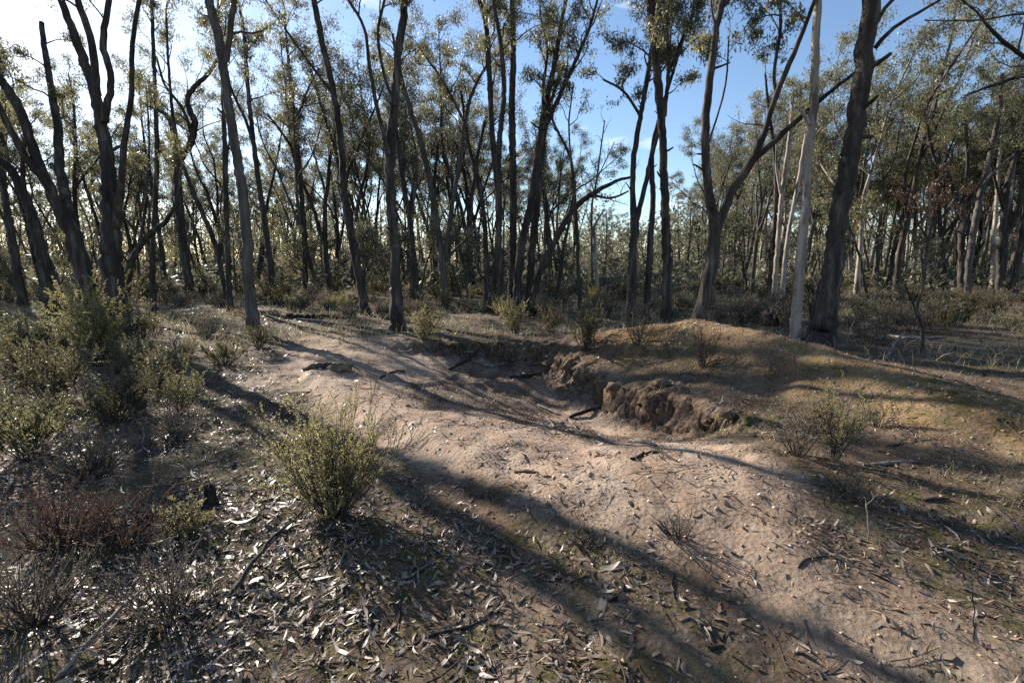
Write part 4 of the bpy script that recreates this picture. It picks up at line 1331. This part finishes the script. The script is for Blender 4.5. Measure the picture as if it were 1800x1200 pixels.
bl = [big_leaf(s, 'litter') for s in range(9)] + [big_leaf(20 + s, 'bark_strip') for s in range(5)]
for me in bl:
    m2 = me.materials[0]
leaf_solo = {}
for base_, nm in (('litter', 'fallen_leaf'), ('bark_strip', 'bark_strip')):
    m, nt, b, out = new_mat(nm)
    oi = nt.nodes.new("ShaderNodeObjectInfo")
    c = ramp(nt, oi.outputs["Random"], [(0.0, (0.07, 0.046, 0.033)), (0.35, (0.16, 0.118, 0.086)), (0.65, (0.23, 0.185, 0.14)), (0.9, (0.34, 0.29, 0.235)), (1.0, (0.22, 0.11, 0.065))])
    tcn = nt.nodes.new("ShaderNodeTexCoord")
    c = mixc(nt, 0.6, c, ramp(nt, noise(nt, 9, 5, 0.6, tcn.outputs["Object"]), [(0.3, (0.45, 0.42, 0.40)), (0.7, (1, 1, 1))]), 'MULTIPLY')
    nt.links.new(c, b.inputs["Base Color"])
    b.inputs["Roughness"].default_value = 0.5
    leaf_solo[base_] = m
for me in bl:
    nm = me.materials[0].name
    me.materials[0] = leaf_solo['litter' if nm == 'litter' else 'bark_strip']
cnt = 0
while cnt < 295:
    x, y = scatter(1, 1.45, 3.6, r_l, math.radians(50))
    if r_l.random() > float(litter_density(x, y)[0]) * (1.0 if x[0] < 0.1 else 0.35):
        continue
    o = link("fallen_leaf", bl[int(r_l.integers(0, len(bl)))], litter)
    nn_ = Vector(unit(normals(x, y)[0] + r_l.normal(size=3) * 0.22))
    qn = nn_.to_track_quat('Z', 'Y')
    o.rotation_mode = 'QUATERNION'
    from mathutils import Quaternion
    o.rotation_quaternion = qn @ Quaternion((0, 0, 1), float(r_l.uniform(0, 6.28)))
    s = float(r_l.uniform(0.045, 0.115))
    o.scale = (s, s, s)
    o.location = (float(x[0]), float(y[0]), float(H(x, y)[0]) + 0.010)
    cnt += 1

# twigs among the litter
tw = Tubes()
n = 6500
x, y = scatter(n, 1.2, 9.0, r_l)
k = r_l.random(n) < litter_density(x, y) * 0.9 + 0.06
for px_, py_ in zip(x[k], y[k]):
    L = r_l.uniform(0.05, 0.26) * (1.6 if r_l.random() < 0.12 else 1)
    a = r_l.uniform(0, 6.28)
    t = np.linspace(-0.5, 0.5, 4)
    bend = r_l.normal(0, 0.12)
    qx = px_ + np.cos(a) * t * L - np.sin(a) * bend * L * (t * t * 4)
    qy = py_ + np.sin(a) * t * L + np.cos(a) * bend * L * (t * t * 4)
    qz = H(qx, qy) + 0.006 + r_l.uniform(0, 0.02) + r_l.normal(0, 0.05) * L * t
    tw.add(np.column_stack([qx, qy, qz]), np.linspace(1, 0.5, 4) * r_l.uniform(0.0012, 0.0034), 3)
twl = tag(link("twig_litter", tw.mesh("twig_litter", M['twig'])), "fine dead twigs scattered through the fallen leaves", "twigs", kind="stuff")


def twig_model(seed):
    r = np.random.default_rng(7100 + seed)
    tb = Tubes()
    P = grow((-0.5, 0, 0), (1, r.normal() * 0.2, 0), 1.0, 9, r, 0.0, 0.20)
    P[:, 2] *= 0.15
    P = spline(P, 0.04)
    tb.add(P, np.linspace(0.014, 0.006, len(P)) * r.uniform(0.7, 1.2), 5, 0.25, seed)
    for q in range(int(r.integers(1, 4))):
        j = int(len(P) * r.uniform(0.3, 0.85))
        S = grow(P[j], (0.7, r.choice([-1, 1]) * r.uniform(0.4, 0.9), 0.12), r.uniform(0.12, 0.35), 5, r, 0.0, 0.15)
        S[:, 2] = S[:, 2] * 0.5
        tb.add(S, np.linspace(0.007, 0.003, len(S)), 4)
    return tb.mesh("twig", M[['dark_wood', 'dead_wood', 'twig'][seed % 3]])


from mathutils import Quaternion
tm = [twig_model(q) for q in range(12)]
cnt = 0
while cnt < 170:
    x, y = scatter(1, 1.6, 7.5, r_l, math.radians(52))
    if r_l.random() > float(litter_density(x, y)[0]) + 0.08:
        continue
    o = link("twig", tm[int(r_l.integers(0, 12))], twl)
    nv = Vector(normals(x, y, 0.12)[0])
    o.rotation_mode = 'QUATERNION'
    o.rotation_quaternion = nv.to_track_quat('Z', 'Y') @ Quaternion((0, 0, 1), float(r_l.uniform(0, 6.28)))
    sc_ = float(r_l.uniform(0.14, 0.5)) * (1.0 if y[0] < 4 else 1.2)
    o.scale = (sc_, sc_, sc_)
    o.location = (float(x[0]), float(y[0]), float(H(x, y)[0]) + 0.012)
    cnt += 1

# gravel and crumbs of soil
n = 21000
x, y = scatter(n, 1.2, 9.5, r_l)
b_, p_, s_ = zones(x, y)
k = r_l.random(n) < np.clip(0.18 + 0.45 * b_ + 0.75 * s_, 0, 1)
x, y = x[k], y[k]
n = len(x)
size = (r_l.uniform(0.25, 1, n) ** 3 * 0.014 + 0.0025)[:, None, None]
octa = np.array([[1, 0, 0], [-1, 0, 0], [0, 1, 0], [0, -1, 0], [0, 0, 0.7], [0, 0, -0.7]], float)
V = octa[None] * (1 + 0.35 * r_l.normal(size=(n, 6, 1))) * size
ang = r_l.uniform(0, 6.28, n)
ca, sa = np.cos(ang)[:, None], np.sin(ang)[:, None]
V = np.stack([V[..., 0] * ca - V[..., 1] * sa, V[..., 0] * sa + V[..., 1] * ca, V[..., 2]], -1)
V += np.stack([x, y, H(x, y) + size[:, 0, 0] * 0.25], -1)[:, None]
tri = np.array([[0, 2, 4], [2, 1, 4], [1, 3, 4], [3, 0, 4], [2, 0, 5], [1, 2, 5], [3, 1, 5], [0, 3, 5]])
tag(link("gravel", mesh_np("gravel", V.reshape(-1, 3), [(np.arange(n)[:, None, None] * 6 + tri[None]).reshape(-1, 3)], False, [M['pebble']])),
    "loose quartz gravel and crumbs of soil on the track and mound", "gravel", kind="stuff")

# moss tufts and fine green ground cover
n = 60000
x, y = scatter(n, 1.2, 8.0, r_l)
mo = 0.25 + 1.4 * fbm(x, y, 0.8, 3) + 0.5 * smooth(1.5, 4.5, x) * smooth(7, 3, y) + 0.3 * smooth(4, 2, y)
b_, p_, s_ = zones(x, y)
k = (r_l.random(n) < np.clip(mo - 0.25, 0, 1) * (1 - b_)) & (fbm(x, y, 6, 2) > 0.10)
x, y = x[k], y[k]
n = len(x)
C = np.stack([x, y, H(x, y) + 0.004], -1)
A = r_l.normal(size=(n, 3)) * 0.6 + np.array([0, 0, 0.8])
tag(link("moss", leaf_mesh("moss", C, A, 0.016, 0.007, M['moss'], r_l)), "green moss in small tufts between the fallen leaves", "moss", kind="stuff")

# dry grass: fine blades through the wood and round the mound
def grass(name, x, y, r, hgt, wid, label, mat='grass'):
    n = len(x)
    A = unit(r.normal(size=(n, 3)) * 0.42 + np.array([0, 0, 1]))
    B = unit(np.cross(A, r.normal(size=(n, 3))))
    h = (hgt * r.uniform(0.4, 1.2, n))[:, None]
    w = wid
    P = np.stack([x, y, H(x, y) - 0.01], -1)
    drop = unit(A * np.array([1, 1, 0.0]) + 1e-6)
    V = np.stack([P - B * w, P + B * w, P + A * h * 0.55 + B * w * 0.7, P + A * h * 0.55 - B * w * 0.7, P + A * h * 0.9 + drop * h * 0.3], 1).reshape(-1, 3)
    o = np.arange(n)[:, None] * 5
    me = mesh_np(name, V, [o + [0, 1, 2, 3], o + [3, 2, 4]], False, [M[mat]])
    return tag(link(name, me), label, "grass", kind="stuff")


n = 90000
x, y = scatter(n, 10.0, 34, r_l, math.radians(58))
clump = fbm(x, y, 0.5, 3) + 0.5 * fbm(x, y, 2.5, 2)
k = (clump > 0.0) & (r_l.random(n) < 0.75)
grass("dry_grass", x[k], y[k], r_l, 0.34, 0.006, "dry straw-coloured grass between the trees")
n = 16000
x, y = scatter(n, 4.2, 11.0, r_l, math.radians(58))
b_, p_, s_ = zones(x, y)
d_, sd_, _ = line_dist(x, y, RIDGE)
k = ((fbm(x, y, 1.2, 3) > 0.16) & (b_ < 0.15) & (s_ < 0.3))
grass("dry_grass", x[k], y[k], r_l, 0.11, 0.0022, "thin dry grass beside the track and behind the mound")
rt = Tubes()
for q in range(90):
    t = r_l.uniform(0.6, 7.4)
    i = int(t)
    bx, by = BANK[i][0] + (BANK[i + 1][0] - BANK[i][0]) * (t - i), BANK[i][1] + (BANK[i + 1][1] - BANK[i][1]) * (t - i)
    tx, ty = BANK[i + 1][0] - BANK[i][0], BANK[i + 1][1] - BANK[i][1]
    ln = math.hypot(tx, ty)
    nx2, ny2 = ty / ln, -tx / ln
    P = []
    w0, dr = r_l.uniform(-0.12, 0.05), r_l.normal(0, 0.10)
    for w in np.linspace(0, 1, 6):
        ox2, oy2 = bx + nx2 * (w0 + w * 0.45) + tx / ln * dr * w + r_l.normal(0, 0.012), by + ny2 * (w0 + w * 0.45) + ty / ln * dr * w + r_l.normal(0, 0.012)
        P.append([ox2, oy2, float(H(ox2, oy2)) + 0.02 + 0.05 * math.sin(w * 3.1) + r_l.normal(0, 0.008)])
    rt.add(np.array(P), np.linspace(1, 0.4, 6) * r_l.uniform(0.0025, 0.008), 4)
tag(link("exposed_roots", rt.mesh("exposed_roots", M['twig'])), "thin tangled roots hanging out of the cut bank", "roots", kind="stuff")
# turf and fine roots hanging over the lip of the cut bank
n = 26000
x, y = r_l.uniform(-2.8, 3.0, n), r_l.uniform(4.6, 11.0, n)
d_, sd_, c_ = line_dist(x, y, BANK, CUT)
o_ = d_ * sd_
k = (o_ < 0.10) & (o_ > -0.75) & (r_l.random(n) < np.exp(-np.abs(o_ + 0.08) / 0.22)) & (fbm(x, y, 1.3, 3) > -0.12)
grass("rim_grass", x[k], y[k], r_l, 0.10, 0.0028, "short dull green turf along the lip of the cut bank", 'turf')
print("STATS objects", len(bpy.data.objects), "tris", sum(sum(len(p.vertices) - 2 for p in m.polygons) if len(m.polygons) < 1000 else 2 * len(m.polygons) for m in bpy.data.meshes))
